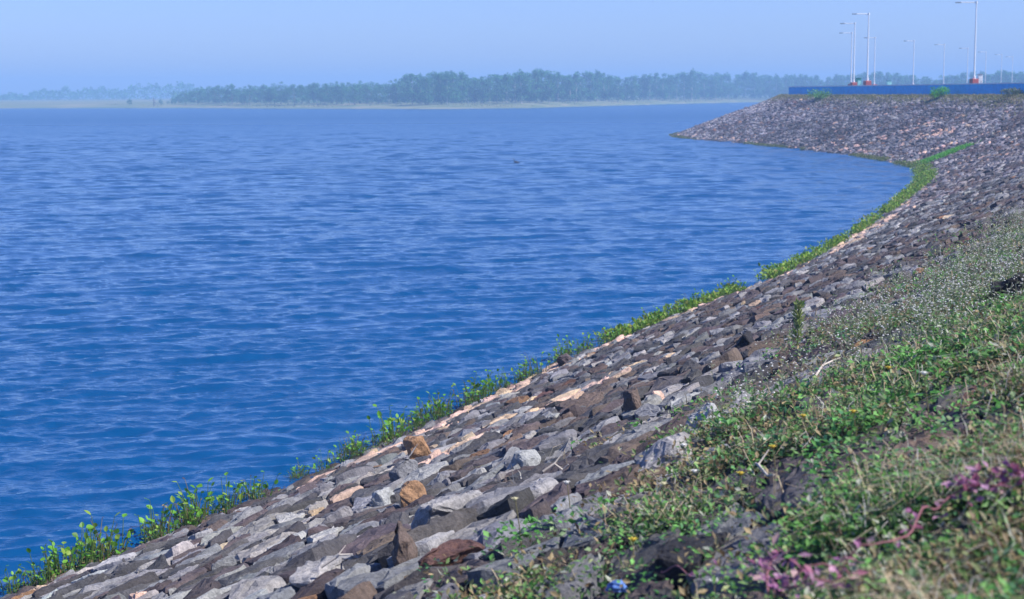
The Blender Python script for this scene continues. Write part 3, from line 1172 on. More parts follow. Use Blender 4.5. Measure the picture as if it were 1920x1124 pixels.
# broader leaved rosettes standing in it near the camera
u, v = weeds(5400, U0 + 24, 19)
_k = R.rand(len(u)) < sstep(.36, .60, fbm(*(P_of(u, v)[:, :2].T * 1.5 + 71), 33, 3))
u, v = u[_k], v[_k]
P = P_of(u, v, .09)
per = 12
Pl = np.repeat(P, per, 0) + np.concatenate([R.normal(0, .035, (len(P) * per, 2)), R.uniform(-.03, .07, (len(P) * per, 1))], 1)
L = R.uniform(.022, .056, len(Pl)) * np.clip(np.linalg.norm(Pl - EYEP, axis=1) / 9, .6, 1)
V, Q = leaf_quads(Pl, L, L * R.uniform(.45, .75, len(Pl)), (-.3, .8))
rl = link('leafy_rosettes', mesh_np('leafy_rosettes', V, Q, None, np.repeat(np.repeat(tcol([(.08, .25, .05), (.14, .34, .08), (.06, .18, .07), (.22, .31, .15), (.26, .23, .13)], [4, 3, 3, 1, 1], len(P), 1), per, 0) * R.uniform(.75, 1.3, (len(Pl), 1)), 4, 0)), M_LEAF)
tag(rl, 'scattered brighter green leafy rosettes in the near weeds', 'leafy weeds', kind='stuff')

# dry straw
u, v = weeds(9500, UMAX, 13)
_k = R.rand(len(u)) < sstep(.40, .66, fbm(*(P_of(u, v)[:, :2].T * 1.9 + 15), 29, 3)) * .32 + .05
u, v = u[_k], v[_k]
P = P_of(u, v)
per = 6
Pl = np.repeat(P, per, 0) + np.concatenate([R.normal(0, .05, (len(P) * per, 2)), R.uniform(0, .05, (len(P) * per, 1))], 1)
dl = np.linalg.norm(Pl - EYEP, axis=1)
V, Q = blades(Pl + np.array([0, 0, .05]), R.uniform(.05, .17, len(Pl)), np.clip(.0006 * dl, .004, .010), 2.2)
dg = link('dry_grass', mesh_np('dry_grass', V, Q, None, tcol([(.46, .38, .25), (.34, .28, .19), (.42, .40, .36), (.22, .15, .10), (.12, .18, .05)], [3, 3, 3, 2, 1], len(Pl), 6)), M_STRAW)
tag(dg, 'dry straw coloured grass stalks tangled through the weeds', 'dry grass', kind='stuff')

# pale white-flowered weeds in the middle distance
FLP = []
cu, cv = weeds(11000, UMAX, 17)
P = P_of(cu, cv)
x, y, z = proj(P)
pr = np.exp(-((y - (1600 - .60 * x)) / 85) ** 2) * sstep(1280, 1500, x) * .8 + .004
pr = pr * sstep(7, 16, np.linalg.norm(P - EYEP, axis=1))
k = R.rand(len(P)) < pr * (.35 + 1.1 * fbm(P[:, 0] * .5, P[:, 1] * .5, 61, 2))
P = P[k]
per = 7
base = np.repeat(P, per, 0) + np.concatenate([R.normal(0, .14, (len(P) * per, 2)), np.zeros((len(P) * per, 1))], 1)
tip = base + np.concatenate([R.normal(0, .06, (len(base), 2)), R.uniform(.10, .34, (len(base), 1))], 1)
side = unit(np.cross(tip - base, R.normal(0, 1, base.shape))) * .0013
V1 = np.stack([base - side, base + side, tip + side, tip - side], 1).reshape(-1, 3)
Q1 = np.arange(len(V1)).reshape(-1, 4)
oc = np.array([(1, 0, 0), (-1, 0, 0), (0, 1, 0), (0, -1, 0), (0, 0, .8), (0, 0, -.6)])
of = np.array([(0, 2, 4), (2, 1, 4), (1, 3, 4), (3, 0, 4), (2, 0, 5), (1, 2, 5), (3, 1, 5), (0, 3, 5)])
fn = np.repeat(tip, 2, 0) + R.normal(0, .025, (len(tip) * 2, 3))
rad = R.uniform(.004, .0095, len(fn))
V2 = (fn[:, None] + oc[None] * rad[:, None, None]).reshape(-1, 3)
T2 = (np.arange(len(fn))[:, None, None] * 6 + of[None]).reshape(-1, 3)
nl = len(base) * 5
Pl = np.repeat(base, 5, 0) + (np.repeat(tip - base, 5, 0)) * R.uniform(.1, .9, (nl, 1))
V3, Q3 = leaf_quads(Pl, R.uniform(.025, .055, nl), R.uniform(.012, .022, nl), (-.3, .9))
V = np.concatenate([V1, V2, V3])
col = np.concatenate([tcol([(.26, .27, .18), (.18, .22, .12)], [1, 1], len(base), 4), tcol([(.66, .66, .64), (.45, .46, .44)], [2, 1], len(fn), 6, .15),
                      tcol([(.16, .22, .12), (.22, .26, .17), (.10, .19, .06), (.28, .28, .22)], [3, 3, 2, 2], nl, 4)])
Q = np.concatenate([Q1, Q3 + len(V1) + len(V2)])
wf = link('flowering_weeds', mesh_np('flowering_weeds', V, Q, T2 + len(V1), col), M_LEAF)
tag(wf, 'drift of pale grey green weeds covered in tiny white flowers', 'flowering weeds', kind='stuff')

# grass strip under the wall, green patch by the bay, weed fringe on the far waterline
def strip(name, n, uf, vf, hts, cols, w, label, cat, wid=.03):
    u = uf(n); v = vf(n, u)
    P = P_of(u, v)
    V, Q = blades(P, R.uniform(hts[0], hts[1], len(P)), wid, .8)
    o = link(name, mesh_np(name, V, Q, None, tcol(cols, w, len(P), 6)), M_LEAF)
    tag(o, label, cat, kind='stuff')
    return o


TAN = [(.20, .19, .08), (.26, .22, .12), (.12, .16, .05), (.30, .27, .17)]
ua, ub = on_bank(1925, 200)[1] - 12, WU[-1] - 150
strip('crest_grass', 26000, lambda n: R.uniform(U0 + 120, U0 + 290, n), lambda n, u: 15.5 - np.abs(R.normal(0, 1, n)) * (.5 + 1.1 * vnoise(u * .15, u * 0, 8)),
      (.10, .28), TAN, [3, 3, 3, 2], 'tan and green grass strip under the blue wall', 'grass', .07)
g0, g1 = on_bank(1732, 306), on_bank(1806, 279)


def patch_v(n, u):
    return np.clip(g0[2] + (g1[2] - g0[2]) * PT, .1, 20) + R.normal(0, .45, n)


def patch_u(n):
    global PT
    PT = R.uniform(-.02, 1, n) ** .9
    wdt = 1.0 * (1 - .55 * PT)
    return g0[1] + (g1[1] - g0[1]) * PT + R.normal(0, 1, n) * wdt


PT = None
R2 = np.nan_to_num
strip('bright_grass', 7000, lambda n: np.nan_to_num(patch_u(n), nan=g0[1]), lambda n, u: np.nan_to_num(patch_v(n, u), nan=g0[2]), (.12, .32), [(.08, .30, .02), (.11, .36, .03), (.06, .22, .02)], [2, 2, 1],
      'bright green grass patch running up the slope from the bay', 'grass', .05)


def fringe_u(n): return np.concatenate([R.uniform(U0 + 36, U0 + 125, n * 2 // 3), R.uniform(U0 + 125, U0 + 262, n - n * 2 // 3)])


def fringe(name, n, label):
    u = fringe_u(n)
    far = sstep(U0 + 118, U0 + 140, u)
    k = fbm(u * .25, u * 0, 14, 3) + .12 * (1 - far) > .40 + far * .06
    k &= R.rand(len(u)) < np.clip(.30 + .7 * sstep(U0 + 70, U0 + 100, u), 0, 1) * (.35 + 1.3 * fbm(u * .9, u * 0, 19, 2))
    u, far = u[k], far[k]
    wide = .26 + .26 * np.exp(-((u - (U0 + 118)) / 22.0) ** 2)
    v = R.normal(0, 1, len(u)) * wide * .6 - .05 + .38 * np.exp(-((u - (U0 + 118)) / 22.0) ** 2)
    P = P_of(u, v); P[:, 2] = np.maximum(P[:, 2], -.02)
    per = 5
    Pl = np.repeat(P, per, 0) + np.concatenate([R.normal(0, .10, (len(P) * per, 2)), R.uniform(0, .24, (len(P) * per, 1)) * np.repeat(.35 + 1.3 * vnoise(P[:, 0] * 1.7, P[:, 1] * 1.7, 44), per)[:, None] * np.repeat(1 - .3 * far, per)[:, None]], 1)
    L = R.uniform(.08, .17, len(Pl))
    V, Q = leaf_quads(Pl, L, L * .6, (-.1, 1.3))
    c = np.where(np.repeat(far, per)[:, None] > R.rand(len(Pl), 1), tcol([(.14, .17, .04), (.18, .17, .07), (.09, .13, .03)], [2, 2, 2], len(Pl), 1),
                 tcol([(.14, .29, .02), (.21, .32, .03), (.08, .18, .02), (.27, .27, .06)], [3, 3, 2, 1], len(Pl), 1))
    Vb, Qb = blades(np.repeat(P, 2, 0), R.uniform(.10, .28, len(P) * 2), .025, .5)
    cb = tcol([(.12, .24, .03), (.18, .22, .06)], [2, 1], len(P) * 2, 6)
    o = link(name, mesh_np(name, np.concatenate([V, Vb]), np.concatenate([Q, Qb + len(V)]), None, np.concatenate([np.repeat(c, 4, 0), cb])), M_GLOSSLEAF)
    tag(o, label, 'plants', kind='stuff')


fringe('waterline_weeds', 11000, 'thin band of green water plants fringing the distant waterline')

# ------------------------------------------------------------------ leafy water plants along the near waterline
def plant_proto(seed):
    rs = np.random.RandomState(seed)
    st, lf, wi = MB(), MB(), MB()
    n = rs.randint(20, 30)
    for k in range(n):
        az = rs.uniform(0, 2 * math.pi); r0 = rs.uniform(0, .26)
        h = rs.uniform(.08, .34) if k > 4 else rs.uniform(.34, .58)
        ln = rs.uniform(.05, .45) * h
        b = np.array([math.cos(az) * r0, math.sin(az) * r0, -.06])
        t = b + np.array([math.cos(az) * ln, math.sin(az) * ln, h + .06])
        mid = (b + t) / 2 + np.array([-math.cos(az), -math.sin(az), 0]) * ln * .2
        dead = rs.rand() < (.30 if h > .34 else .10)
        st.tube([b, mid, t], [.009, .007, .004], 5, (.12, .20, .04) if not dead else (.20, .15, .07), False)
        # blade: cupped rounded leaf
        L = rs.uniform(.07, .125) * (1 if not dead else .75); Wd = L * rs.uniform(.62, .95) * (1 if not dead else .45)
        a = rs.uniform(0, 2 * math.pi) if rs.rand() < .4 else az
        el = rs.uniform(-.1, 1.2)
        ax = np.array([math.cos(a) * math.cos(el), math.sin(a) * math.cos(el), math.sin(el)])
        sd = unit(np.cross(ax, np.array([0, 0, 1.0]) + rs.normal(0, .3, 3)))
        up = np.cross(sd, ax)
        prof = [(0, 0), (.18, .36), (.42, .5), (.68, .42), (.88, .2), (1.0, 0)]
        mids = np.array([t + ax * L * p for p, q in prof])
        lft = np.array([t + ax * L * p + sd * Wd * q + up * Wd * .22 * q for p, q in prof[1:-1]])
        rgt = np.array([t + ax * L * p - sd * Wd * q + up * Wd * .22 * q for p, q in prof[1:-1]])
        V = np.concatenate([mids, lft, rgt])
        Q = [(1 + i, 2 + i, 7 + i, 6 + i) for i in range(3)] + [(2 + i, 1 + i, 10 + i, 11 + i) for i in range(3)]
        T = [(0, 1, 6), (1, 0, 10), (4, 5, 9), (5, 4, 13)]
        if dead:
            wi.add(V, Q, T, np.array([(.16, .09, .05), (.24, .17, .07), (.12, .07, .05)][rs.randint(3)]) * rs.uniform(.8, 1.2))
        else:
            lf.add(V, Q, T, np.array([(.10, .28, .02), (.14, .34, .03), (.07, .20, .02), (.22, .34, .04)][rs.choice(4, p=[.35, .3, .2, .15])]) * rs.uniform(.8, 1.2))
    # low tangle at the foot
    Pn = np.stack([rs.normal(0, .18, 90), rs.normal(0, .18, 90), rs.uniform(-.02, .12, 90)], 1)
    V, Q = leaf_quads(Pn, rs.uniform(.04, .09, 90), rs.uniform(.02, .05, 90), (-.2, 1.2), rs)
    lf.add(V, Q, None, tcol([(.07, .17, .02), (.12, .24, .03), (.13, .10, .05), (.20, .18, .06)], [3, 2, 2, 1], 90, 4, .3, rs))
    return st, lf, wi


PROTO = []
for s in range(6):
    st_, lf_, wi_ = plant_proto(200 + s)
    PROTO.append((st_.mesh('stems'), lf_.mesh('leaves'), wi_.mesh('withered_leaves') if wi_.n else None))

# photo positions of the clumps along the near waterline: (x pixel range, number, size)
CL = [(30, 120, 4, .8), (120, 225, 5, 1.05), (265, 300, 2, .75), (310, 420, 6, 1.05), (430, 500, 3, .8), (560, 605, 3, .65), (640, 700, 4, .85), (700, 780, 5, 1.0),
      (790, 880, 5, .95), (880, 960, 5, .95), (965, 1040, 4, .85), (1060, 1130, 5, .9), (1140, 1182, 4, .75), (1185, 1255, 5, .85), (1290, 1400, 8, .85), (1252, 1292, 3, .7)]
AN = ['at the far left end', 'left of centre in the lowest bed', 'small and sparse between the two lowest beds', 'in the second bed from the left', 'at the right end of the second bed',
      'standing alone on the bare waterline', 'at the left end of the middle bed', 'in the thick middle bed', 'just past the middle bed', 'left of the round boulder',
      'close beside the round boulder', 'just beyond the round boulder', 'in the small gap bed beyond the boulder', 'in the fifth bed up the shore', 'in the last near bed up the shore', 'between the fifth and last near beds']
wx, wy, _ = proj(np.concatenate([WL, np.zeros((len(WL), 1))], 1))
near = (WL[:, 1] > 12) & (WL[:, 1] < 70)
NAMES = ['first', 'second', 'third', 'fourth', 'fifth', 'sixth', 'seventh', 'eighth']
for ci, (x0, x1, n, sc) in enumerate(CL):
    for k in range(n):
        px = x0 + (x1 - x0) * (k + R.uniform(.2, .8)) / n
        u = float(np.interp(px, wx[near], WU[near]))
        v = R.uniform(-.28, .16)
        p = P_of(np.array([u]), np.array([v]))[0]
        e = empty('water_plant', (p[0], p[1], max(p[2], 0.0) + .02), R.uniform(0, 6.28))
        s = sc * R.uniform(.66, .98)
        e.scale = (s, s, s)
        ms = PROTO[R.randint(6)]
        link('stems', ms[0], M_GLOSSLEAF, e); link('leaves', ms[1], M_GLOSSLEAF, e)
        if ms[2]: link('withered_leaves', ms[2], M_LEAF, e)
        tag(e, 'leafy water plant, %s from left %s' % (NAMES[k], AN[ci]), 'water plant', 'leafy water plants along the near waterline')

# ------------------------------------------------------------------ bushes under the wall
def bush(name, px, py, wpx, hpx, d, cols, label, n=900, leafl=.16):
    p = on_bank(px, py)[0]; d = p[1]
    w, h = wpx / 3000 * d / 2, hpx / 3000 * d
    e = empty(name, (p[0], p[1], p[2]))
    rs = np.random.RandomState(int(px))
    lobes = [(rs.uniform(-.65, .65), rs.uniform(-.6, .6), rs.uniform(.25, .6), rs.uniform(.3, .55)) for _ in range(11)]
    Pn = []
    for k in range(n):
        lx, ly, lz, lr = lobes[rs.randint(len(lobes))]
        q = unit(rs.normal(0, 1, 3)) * lr * rs.uniform(.5, 1.05)
        Pn.append(((lx + q[0]) * w, (ly + q[1]) * w * .8, max(.02, (lz + q[2] * .8)) * h))
    V, Q = leaf_quads(np.array(Pn), rs.uniform(.6, 1.4, n) * leafl, rs.uniform(.4, .8, n) * leafl, (-.6, 1.3), rs)
    link('foliage', mesh_np('foliage', V, Q, None, tcol(cols, [1] * len(cols), n, 4, .3, rs)), M_FOLIAGE, e)
    m = MB()
    for k in range(5):
        a = rs.uniform(0, 6.28)
        m.tube([(0, 0, -.1), (math.cos(a) * w * .3, math.sin(a) * w * .3, h * .35), (math.cos(a) * w * .6, math.sin(a) * w * .5, h * .7)], [.03, .02, .008], 5, (.10, .07, .05))
    m.build('stem', M_BARK, e)
    tag(e, label, 'bush')


BG = [(.06, .17, .03), (.10, .24, .04), (.13, .26, .07)]
bush('bush', 1533, 189, 58, 25, 207, [(.07, .24, .04), (.12, .32, .06), (.16, .34, .10)], 'wide soft green bush under the left end of the blue wall', 1300)
bush('bush', 1762, 185, 40, 25, 184, [(.07, .34, .01), (.13, .46, .02), (.09, .40, .015)], 'compact bright green bush in front of the blue wall', 1000)
bush('bush', 1898, 181, 50, 17, 168, [(.08, .13, .05), (.22, .20, .12), (.10, .18, .05)], 'low dull green and straw bush under the wall at right edge', 800)

# ------------------------------------------------------------------ single plants and litter in the near weeds
def stalk_flower(px, py, hpx, col, label, r=.013):
    h = hpx / 3000 * np.linalg.norm(on_bank(px, py)[0] - EYEP) + .06
    p = on_bank(px, py, h)[0] - np.array([0, 0, h])
    e = empty('wild_flower', tuple(p))
    lx = R.normal(0, .12) * h
    m = MB(); m.tube([(0, 0, -.02), (lx * .4, 0, h * .5), (lx, 0, h)], [.0032, .0028, .0022], 5, (.22, .20, .10)); m.build('stem', M_STRAW, e)
    m = MB()
    for k in range(7):
        a = k * 2 * math.pi / 7
        V = [(lx, 0, h), (lx + r * 1.1 * math.cos(a - .3), r * 1.1 * math.sin(a - .3), h + .004), (lx + r * 1.7 * math.cos(a), r * 1.7 * math.sin(a), h + .006), (lx + r * 1.1 * math.cos(a + .3), r * 1.1 * math.sin(a + .3), h + .004)]
        m.add(V, [(0, 1, 2, 3)], None, col)
    m.blob((lx, 0, h), (r * .8, r * .8, r * .7), (.55, .40, .05) if col[2] < .3 else col, 7, 4)
    m.build('flower_head', M_LEAF, e)
    tag(e, label, 'flower', 'single stalked wild flowers on the bank')


CRM = (.62, .58, .36); YEL = (.65, .55, .06); WHT = (.7, .7, .66)
for px, py, hp, c, lab in [(979, 936, 62, CRM, 'tall cream seed head on a thin stalk over the dark slabs'),
                           (1071, 905, 42, WHT, 'white flower on a short stalk at the left edge of weeds'),
                           (1240, 908, 60, CRM, 'pale cream flower nodding above the lower weeds'),
                           (1292, 884, 50, WHT, 'white flower on a stalk below the broad pale stone'),
                           (1188, 1012, 40, YEL, 'small yellow flower low in the weeds near bottom centre'),
                           (1500, 780, 45, YEL, 'yellow flower high on the weed slope, right of the lichen stone'),
                           (1610, 772, 40, YEL, 'yellow flower in the middle of the green weeds'),
                           (1690, 690, 60, YEL, 'yellow flower under the white flowered drift'),
                           (1456, 838, 32, YEL, 'bright yellow flower beside the grey stones in the weeds'),
                           (1392, 888, 30, YEL, 'yellow flower low beside the dead stalks'),
                           (1290, 835, 50, WHT, 'white flower on a thin stalk near the lichen crusted stone'),
                           (1340, 1090, 40, WHT, 'white flower at the bottom edge of the weeds'),
                           (1748, 700, 70, WHT, 'white flower on a tall stalk at the right of the weeds')]:
    stalk_flower(px, py, hp, c, lab)


def creeper(pts, label, leafspans, lift=.25):
    W = [on_bank(px, py, lift)[0] for px, py in pts]
    base = W[0]
    e = empty('creeper', tuple(base))
    W = np.array(W) - base
    t = np.linspace(0, len(W) - 1, 40)
    c = np.stack([np.interp(t, np.arange(len(W)), W[:, k]) for k in range(3)], 1)
    for _ in range(2): c[1:-1] = (c[:-2] + 2 * c[1:-1] + c[2:]) / 4
    c[:, 2] += (vnoise(t * 1.7, t * 0, 4) - .5) * .05
    m = MB(); m.tube(c, np.linspace(.0036, .002, len(c)), 6, (.20, .085, .10)); m.build('stem', M_BARK, e)
    m = MB()
    for a, b, n in leafspans:
        tt_ = R.uniform(a, b, n) * (len(c) - 1)
        P_ = np.stack([np.interp(tt_, np.arange(len(c)), c[:, k]) for k in range(3)], 1) + R.normal(0, .018, (n, 3))
        V, Q = leaf_quads(P_, R.uniform(.025, .055, n), R.uniform(.013, .026, n), (-.2, 1.0))
        m.add(V, Q, None, tcol([(.34, .14, .27), (.42, .24, .34), (.26, .09, .15), (.42, .28, .28)], [3, 2, 2, 1], n, 4))
    m.build('leaves', M_LEAF, e)
    tag(e, label, 'creeper')


creeper([(1935, 888), (1880, 900), (1830, 912), (1780, 928), (1735, 955), (1695, 1000), (1640, 1030), (1580, 1050), (1520, 1072), (1470, 1085)],
        'long pink stemmed creeper crossing the lower right weeds with purple leaves', [(0, .30, 90), (.3, 1, 26)])
creeper([(1600, 1072), (1570, 1080), (1530, 1090), (1490, 1100), (1440, 1105)], 'short pink leaved creeper sprig at the bottom of the weeds', [(0, 1, 46)], .22)
creeper([(1440, 1095), (1436, 1075), (1445, 1055), (1462, 1045)], 'upright tuft of purple pink leaves near the bottom edge', [(.1, 1, 44)], .23)
creeper([(1240, 1062), (1290, 1074), (1340, 1080)], 'short dark red creeper stem lying on stones near bottom', [(.5, 1, 3)], .10)

# tall pale spike beside the tilted slab
p, u, v = on_bank(1494, 655)
e = empty('spike_plant', tuple(p))
m = MB(); m.tube([(0, 0, -.02), (.02, 0, .25), (.01, 0, .52)], [.012, .010, .006], 6, (.20, .26, .09)); m.build('stem', M_LEAF, e)
n = 90
hz_ = R.uniform(.06, .5, n)
V, Q = leaf_quads(np.stack([R.normal(.01, .012, n), R.normal(0, .012, n), hz_], 1), .13 - .16 * hz_ * .9 + .02, .03, (.5, 1.35))
link('leaves', mesh_np('leaves', V, Q, None, tcol([(.22, .30, .10), (.30, .34, .16), (.14, .24, .06)], [2, 2, 1], n, 4)), M_LEAF, e)
tag(e, 'tall pale green leafy spike beside the tilted dark slab', 'plant')

# crumpled blue litter near the bottom edge
p, u, v = on_bank(1158, 1106)
bm = bmesh.new()
bmesh.ops.create_icosphere(bm, subdivisions=4, radius=1)
for w_ in bm.verts:
    k = .75 + .5 * float(vnoise(w_.co.x * 3 + 5, w_.co.y * 3 + w_.co.z * 2.3, 6)) * (1 if w_.co.z > -.3 else .6) + .18 * abs(float(vnoise(w_.co.x * 8, w_.co.y * 8 + w_.co.z * 7, 9)) - .5)
    w_.co = Vector((w_.co.x * .038 * k, w_.co.y * .03 * k, max(-.3, w_.co.z) * .026 * k + .006))
me = bpy.data.meshes.new('plastic_bag'); bm.to_mesh(me); bm.free()
p = on_bank(1158, 1106, .06)[0] - np.array([0, 0, .05])
o = link('plastic_bag', me, simple('blue_plastic', (.08, .16, .40), .35, 30, .4), None, tuple(p + np.array([0, 0, .05])))
tag(o, 'crumpled blue plastic litter lying in weeds at the bottom edge', 'litter')

# bleached twigs lying on the bank
for (x0, y0, x1, y1, lab) in [(1018, 922, 1066, 908, 'straight pale stick lying on dark slabs left of the broad pale stone'), (1525, 745, 1575, 700, 'bent bleached twig on bare ground amid weeds'),
                              (1398, 800, 1440, 775, 'pale twig lying across the lichen crusted stones'), (1770, 415, 1830, 432, 'pale dead branch on the slope at the upper right'),
                              (1415, 920, 1450, 945, 'grey twig in the straw below the yellow flowers'), (603, 1104, 662, 1080, 'thin white straw across stones at the bottom')]:
    a, b = on_bank(x0, y0)[0], on_bank(x1, y1)[0]
    c = np.array([a, a * .6 + b * .4 + R.normal(0, .02, 3), a * .3 + b * .7 + R.normal(0, .02, 3), b]) - a
    c[:, 2] += .12
    m = MB(); m.tube(c, [.008, .007, .006, .004], 6, (.42, .38, .33))
    m.tube([c[1], c[1] + np.array([.05, .03, .06])], [.005, .002], 5, (.42, .38, .33))
    o = m.build('twig', M_BARK, None, tuple(a)); tag(o, lab, 'twig')

# ------------------------------------------------------------------ trees of the far shore
TG = [(.035, .15, .06), (.05, .21, .07), (.025, .11, .055), (.08, .24, .09)]


def tree_proto(seed, H, wr, low, kind=0):
    rs = np.random.RandomState(seed)
    tm = MB()
    lean = rs.normal(0, .03, 2) * H
    th = H * .82
    tm.tube([(0, 0, -.4), (lean[0] * .3, lean[1] * .3, th * .4), (lean[0], lean[1], th)], [.022 * H * .8, .013 * H, .004 * H], 7, (.40, .37, .33) if kind == 0 else (.12, .09, .07))
    lobes = []
    for k in range(rs.randint(16, 22)):
        z = H * rs.uniform(low, .93)
        f = math.sin(math.pi * min(1, max(.12, (z / H - low + .12) / (1.1 - low)))) ** .7
        a = rs.uniform(0, 6.28); r = wr * H * f * rs.uniform(.25, 1)
        c = np.array([lean[0] * z / H + math.cos(a) * r, lean[1] * z / H + math.sin(a) * r, z])
        tm.tube([(lean[0] * z / H * .8, lean[1] * z / H * .8, z * .82), c], [.006 * H, .002 * H], 5, (.34, .31, .27) if kind == 0 else (.12, .09, .07))
        lobes.append((c, rs.uniform(.07, .14) * H, rs.uniform(.75, 1.25)))
    lobes.append((np.array([lean[0], lean[1], H * .95]), .07 * H, 1.0))
    P_, cs = [], []
    for c, r, b in lobes:
        n = int(46 * (r / (.1 * H)) ** 1.6) + 14
        q = unit(rs.normal(0, 1, (n, 3))) * (rs.uniform(.35, 1.1, (n, 1)) ** .6) * r
        q[:, 2] *= .8
        P_.append(c + q)
        cs.append(np.array(TG)[rs.choice(4, n)] * b * rs.uniform(.75, 1.25, (n, 1)))
    P_ = np.concatenate(P_); cs = np.concatenate(cs)
    V, Q = leaf_quads(P_, rs.uniform(.035, .07, len(P_)) * H, rs.uniform(.022, .045, len(P_)) * H, (-.9, .9), rs)
    return mesh_np('crown', V, Q, None, np.repeat(cs, 4, 0)), tm.mesh('trunk')


TALL = [tree_proto(300 + k, 15.0, .21, .13) for k in range(7)]
ROUND = [tree_proto(320 + k, 8.0, .42, .16, 1) for k in range(5)]


def place_tree(protos, px, d, h0, top_py=None, h=None, group=None, label=None, name='tree', wide=1.0):
    base = atd(px, 180, d)
    z0 = 1.0 + 1.6 * float(sstep(20, 110, d - far_d(base[0] / d)))
    if h is None: h = atd(px, top_py, d)[2] - z0
    cr, tr = protos[R.randint(len(protos))]
    e = empty(name, (base[0], d, z0), R.uniform(0, 6.28))
    s = h / h0
    w = s * wide * R.uniform(.9, 1.15)
    e.scale = (w, w, s)
    link('crown', cr, M_FOLIAGE, e); link('trunk', tr, M_BARK, e)
    tag(e, label, 'tree', group)


TOPX = [295, 330, 370, 400, 450, 500, 600, 720, 745, 760, 800, 850, 900, 1000, 1060, 1110, 1150, 1165, 1200, 1280, 1350, 1450, 1550, 1600, 1655, 1720, 1760, 1850, 1930, 2000]
TOPY = [186, 176, 164, 157, 159, 157, 152, 153, 143, 137, 133, 136, 138, 133, 135, 131, 138, 147, 139, 136, 133, 138, 143, 139, 133, 141, 143, 135, 131, 132]
x = 300.0
while x < 1975:
    t = (x - 960) / 3000
    wood = x > 735
    tp = float(np.interp(x, TOPX, TOPY)) + abs(R.normal(0, 5)) - 2
    d = far_d(t) + R.uniform(25, 60) + 0
    if wood:
        lab = 'tall pale trunked hazy tree in the front row of the far shore wood' if x < 1420 else 'hazy tree of the far wood rising behind the embankment and lamps'
        place_tree(TALL, x, d, 15.0, tp + (6 if R.rand() < .3 else 0), None, 'tall trees of the far shore wood' if x < 1420 else 'trees of the far wood above the blue wall', lab)
    else:
        place_tree(ROUND, x, d, 8.0, tp + R.uniform(0, 5), None, 'rounded trees at the left end of the far wood', 'rounded leafy hazy tree in the lower left part of the far shore wood', wide=1.1)
    x += R.uniform(9, 17) if wood else R.uniform(8, 15)
x = 330.0
while x < 1975:       # second row, closing the gaps
    t = (x - 960) / 3000
    wood = x > 745
    tp = float(np.interp(x, TOPX, TOPY)) + abs(R.normal(3, 4))
    d = far_d(t) + R.uniform(75, 120)
    if wood: place_tree(TALL, x, d, 15.0, tp, None, 'second row trees of the far shore wood', 'hazy tree standing behind the front row of the far shore wood', wide=1.75)
    else: place_tree(ROUND, x, d, 8.0, tp + 3, None, 'second row rounded trees of the far wood', 'rounded hazy tree behind the front row at the left of the wood', wide=1.2)
    x += R.uniform(13, 20)
# undergrowth closing the foot of the wood
n = 24000
px = R.uniform(330, 1990, n); t = (px - 960) / 3000
d = far_d(t) + R.uniform(55, 118, n)
hh = R.uniform(0, 1, n) ** 1.3 * np.interp(px, [330, 740, 760, 2000], [6.5, 7.5, 11.5, 11]) + 1.4
Pn = np.stack([t * d, d, hh], 1)
V, Q = leaf_quads(Pn, R.uniform(.7, 1.5, n), R.uniform(.5, 1.0, n), (-.8, .9))
o = link('undergrowth', mesh_np('undergrowth', V, Q, None, tcol([(.045, .14, .055), (.06, .18, .06), (.035, .11, .045)], [1, 1, 1], n, 4)), M_FOLIAGE)
tag(o, 'dim undergrowth filling the foot of the far shore wood', 'undergrowth', kind='stuff')
# reeds and pale scrub at its edge
n = 5000
px = R.uniform(200, 1420, n); t = (px - 960) / 3000
d = far_d(t) + R.uniform(8, 40, n)
kk = fbm(px * .02, d * .05, 91, 3) > .5
px, t, d = px[kk], t[kk], d[kk]
Pn = np.stack([t * d, d, np.interp(d - far_d(t), [0, 6, 18, 45], [.0, .4, 1.0, 2.0])], 1)
V, Q = blades(Pn, R.uniform(.25, .9, len(Pn)), .22, .6)
o = link('reeds', mesh_np('reeds', V, Q, None, tcol([(.16, .20, .08), (.24, .24, .12), (.30, .27, .18)], [2, 2, 1], len(Pn), 6)), M_STRAW)
tag(o, 'pale reeds and scrub along the far shore in front of the wood', 'reeds', kind='stuff')
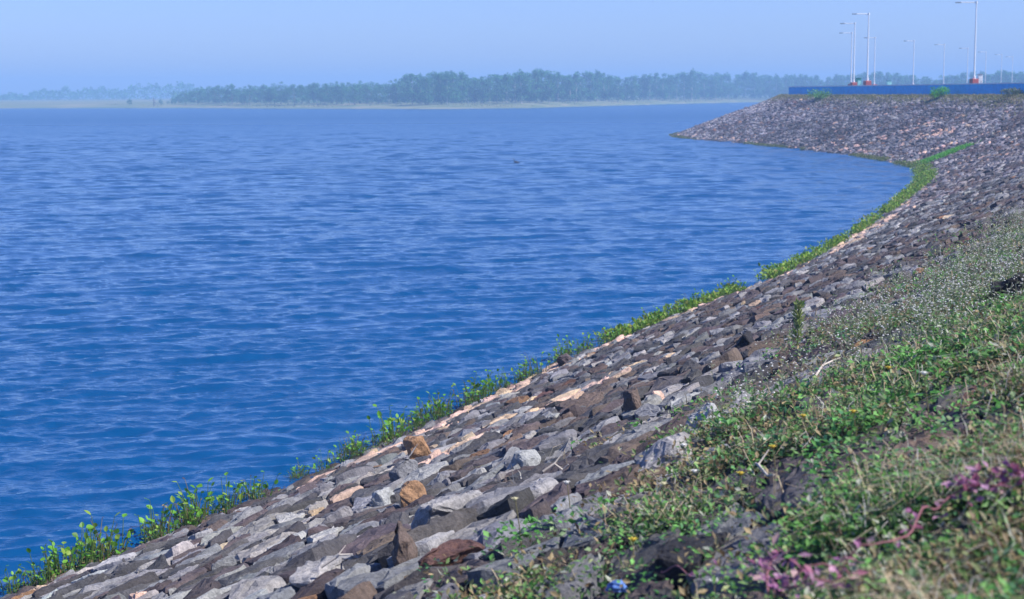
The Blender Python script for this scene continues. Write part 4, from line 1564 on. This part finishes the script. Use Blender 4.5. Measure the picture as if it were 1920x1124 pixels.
# the farther wood at the left, seen as one mass
n = 9000
px = R.uniform(-160, 420, n); t = (px - 960) / 3000
d = R.uniform(1400, 1560, n)
topz = np.interp(px, [-160, 0, 100, 230, 300, 350, 420], [9, 9, 11, 13, 14, 15, 15]) + 6 * (fbm(px * .09, px * 0, 71, 3) - .5) * 2
Pn = np.stack([t * d, d, 2.5 + R.uniform(0, 1, n) ** .7 * (topz - 2.5)], 1)
V, Q = leaf_quads(Pn, R.uniform(1.2, 2.6, n), R.uniform(.9, 1.8, n), (-.8, .9))
o = link('distant_wood', mesh_np('distant_wood', V, Q, None, tcol(TG, [1, 1, 1, 1], n, 4)), M_FOLIAGE)
tag(o, 'faint far off wood in the haze at the left of the horizon', 'distant wood', kind='stuff')

place_tree(ROUND, 242, 815, 8.0, None, 3.6, None, 'lone small round dark tree on the far shore at left', wide=1.0)
place_tree(TALL, 1297, far_d(.112) + 28, 15.0, 130, None, None, 'tall far shore tree with the whitest bare trunk, right of centre', wide=.8)
# dead snag left of the wood
p = atd(288, 180, 800)
m = MB(); m.tube([(0, 0, -.3), (.1, 0, 2.0), (-.3, 0, 4.2)], [.35, .26, .12], 7, (.10, .08, .07)); m.tube([(.05, 0, 1.6), (1.5, .2, .9), (2.6, .1, .6)], [.2, .14, .05], 6, (.10, .08, .07)); m.tube([(0, 0, 2.2), (.8, 0, 3.0)], [.12, .04], 6, (.10, .08, .07))
o = m.build('dead_tree', M_BARK, None, (p[0], p[1], 1.3)); tag(o, 'broken dead tree stump with a fallen limb left of the wood', 'dead tree')

# ------------------------------------------------------------------ water bird
d_ = ray(968, 306); t_ = -EYE / d_[2]; p = EYEP + d_ * t_
e = empty('water_bird', (p[0], p[1], 0.0), math.radians(8))
m = MB()
pts = np.array([(.30, 0, .02), (.20, 0, .05), (.05, 0, .07), (-.10, 0, .08), (-.17, 0, .12), (-.19, 0, .22), (-.18, 0, .30), (-.20, 0, .345), (-.26, 0, .345)])
m.tube(pts, [.012, .05, .085, .075, .045, .026, .024, .034, .02], 9, (.02, .02, .022)); m.build('body', M_TINTED, e, smooth=True)
m = MB(); m.tube([(-.255, 0, .343), (-.34, 0, .335)], [.014, .005], 6, (.25, .20, .10)); m.build('bill', M_TINTED, e)
tag(e, 'small dark long necked bird swimming alone on the open water', 'bird')
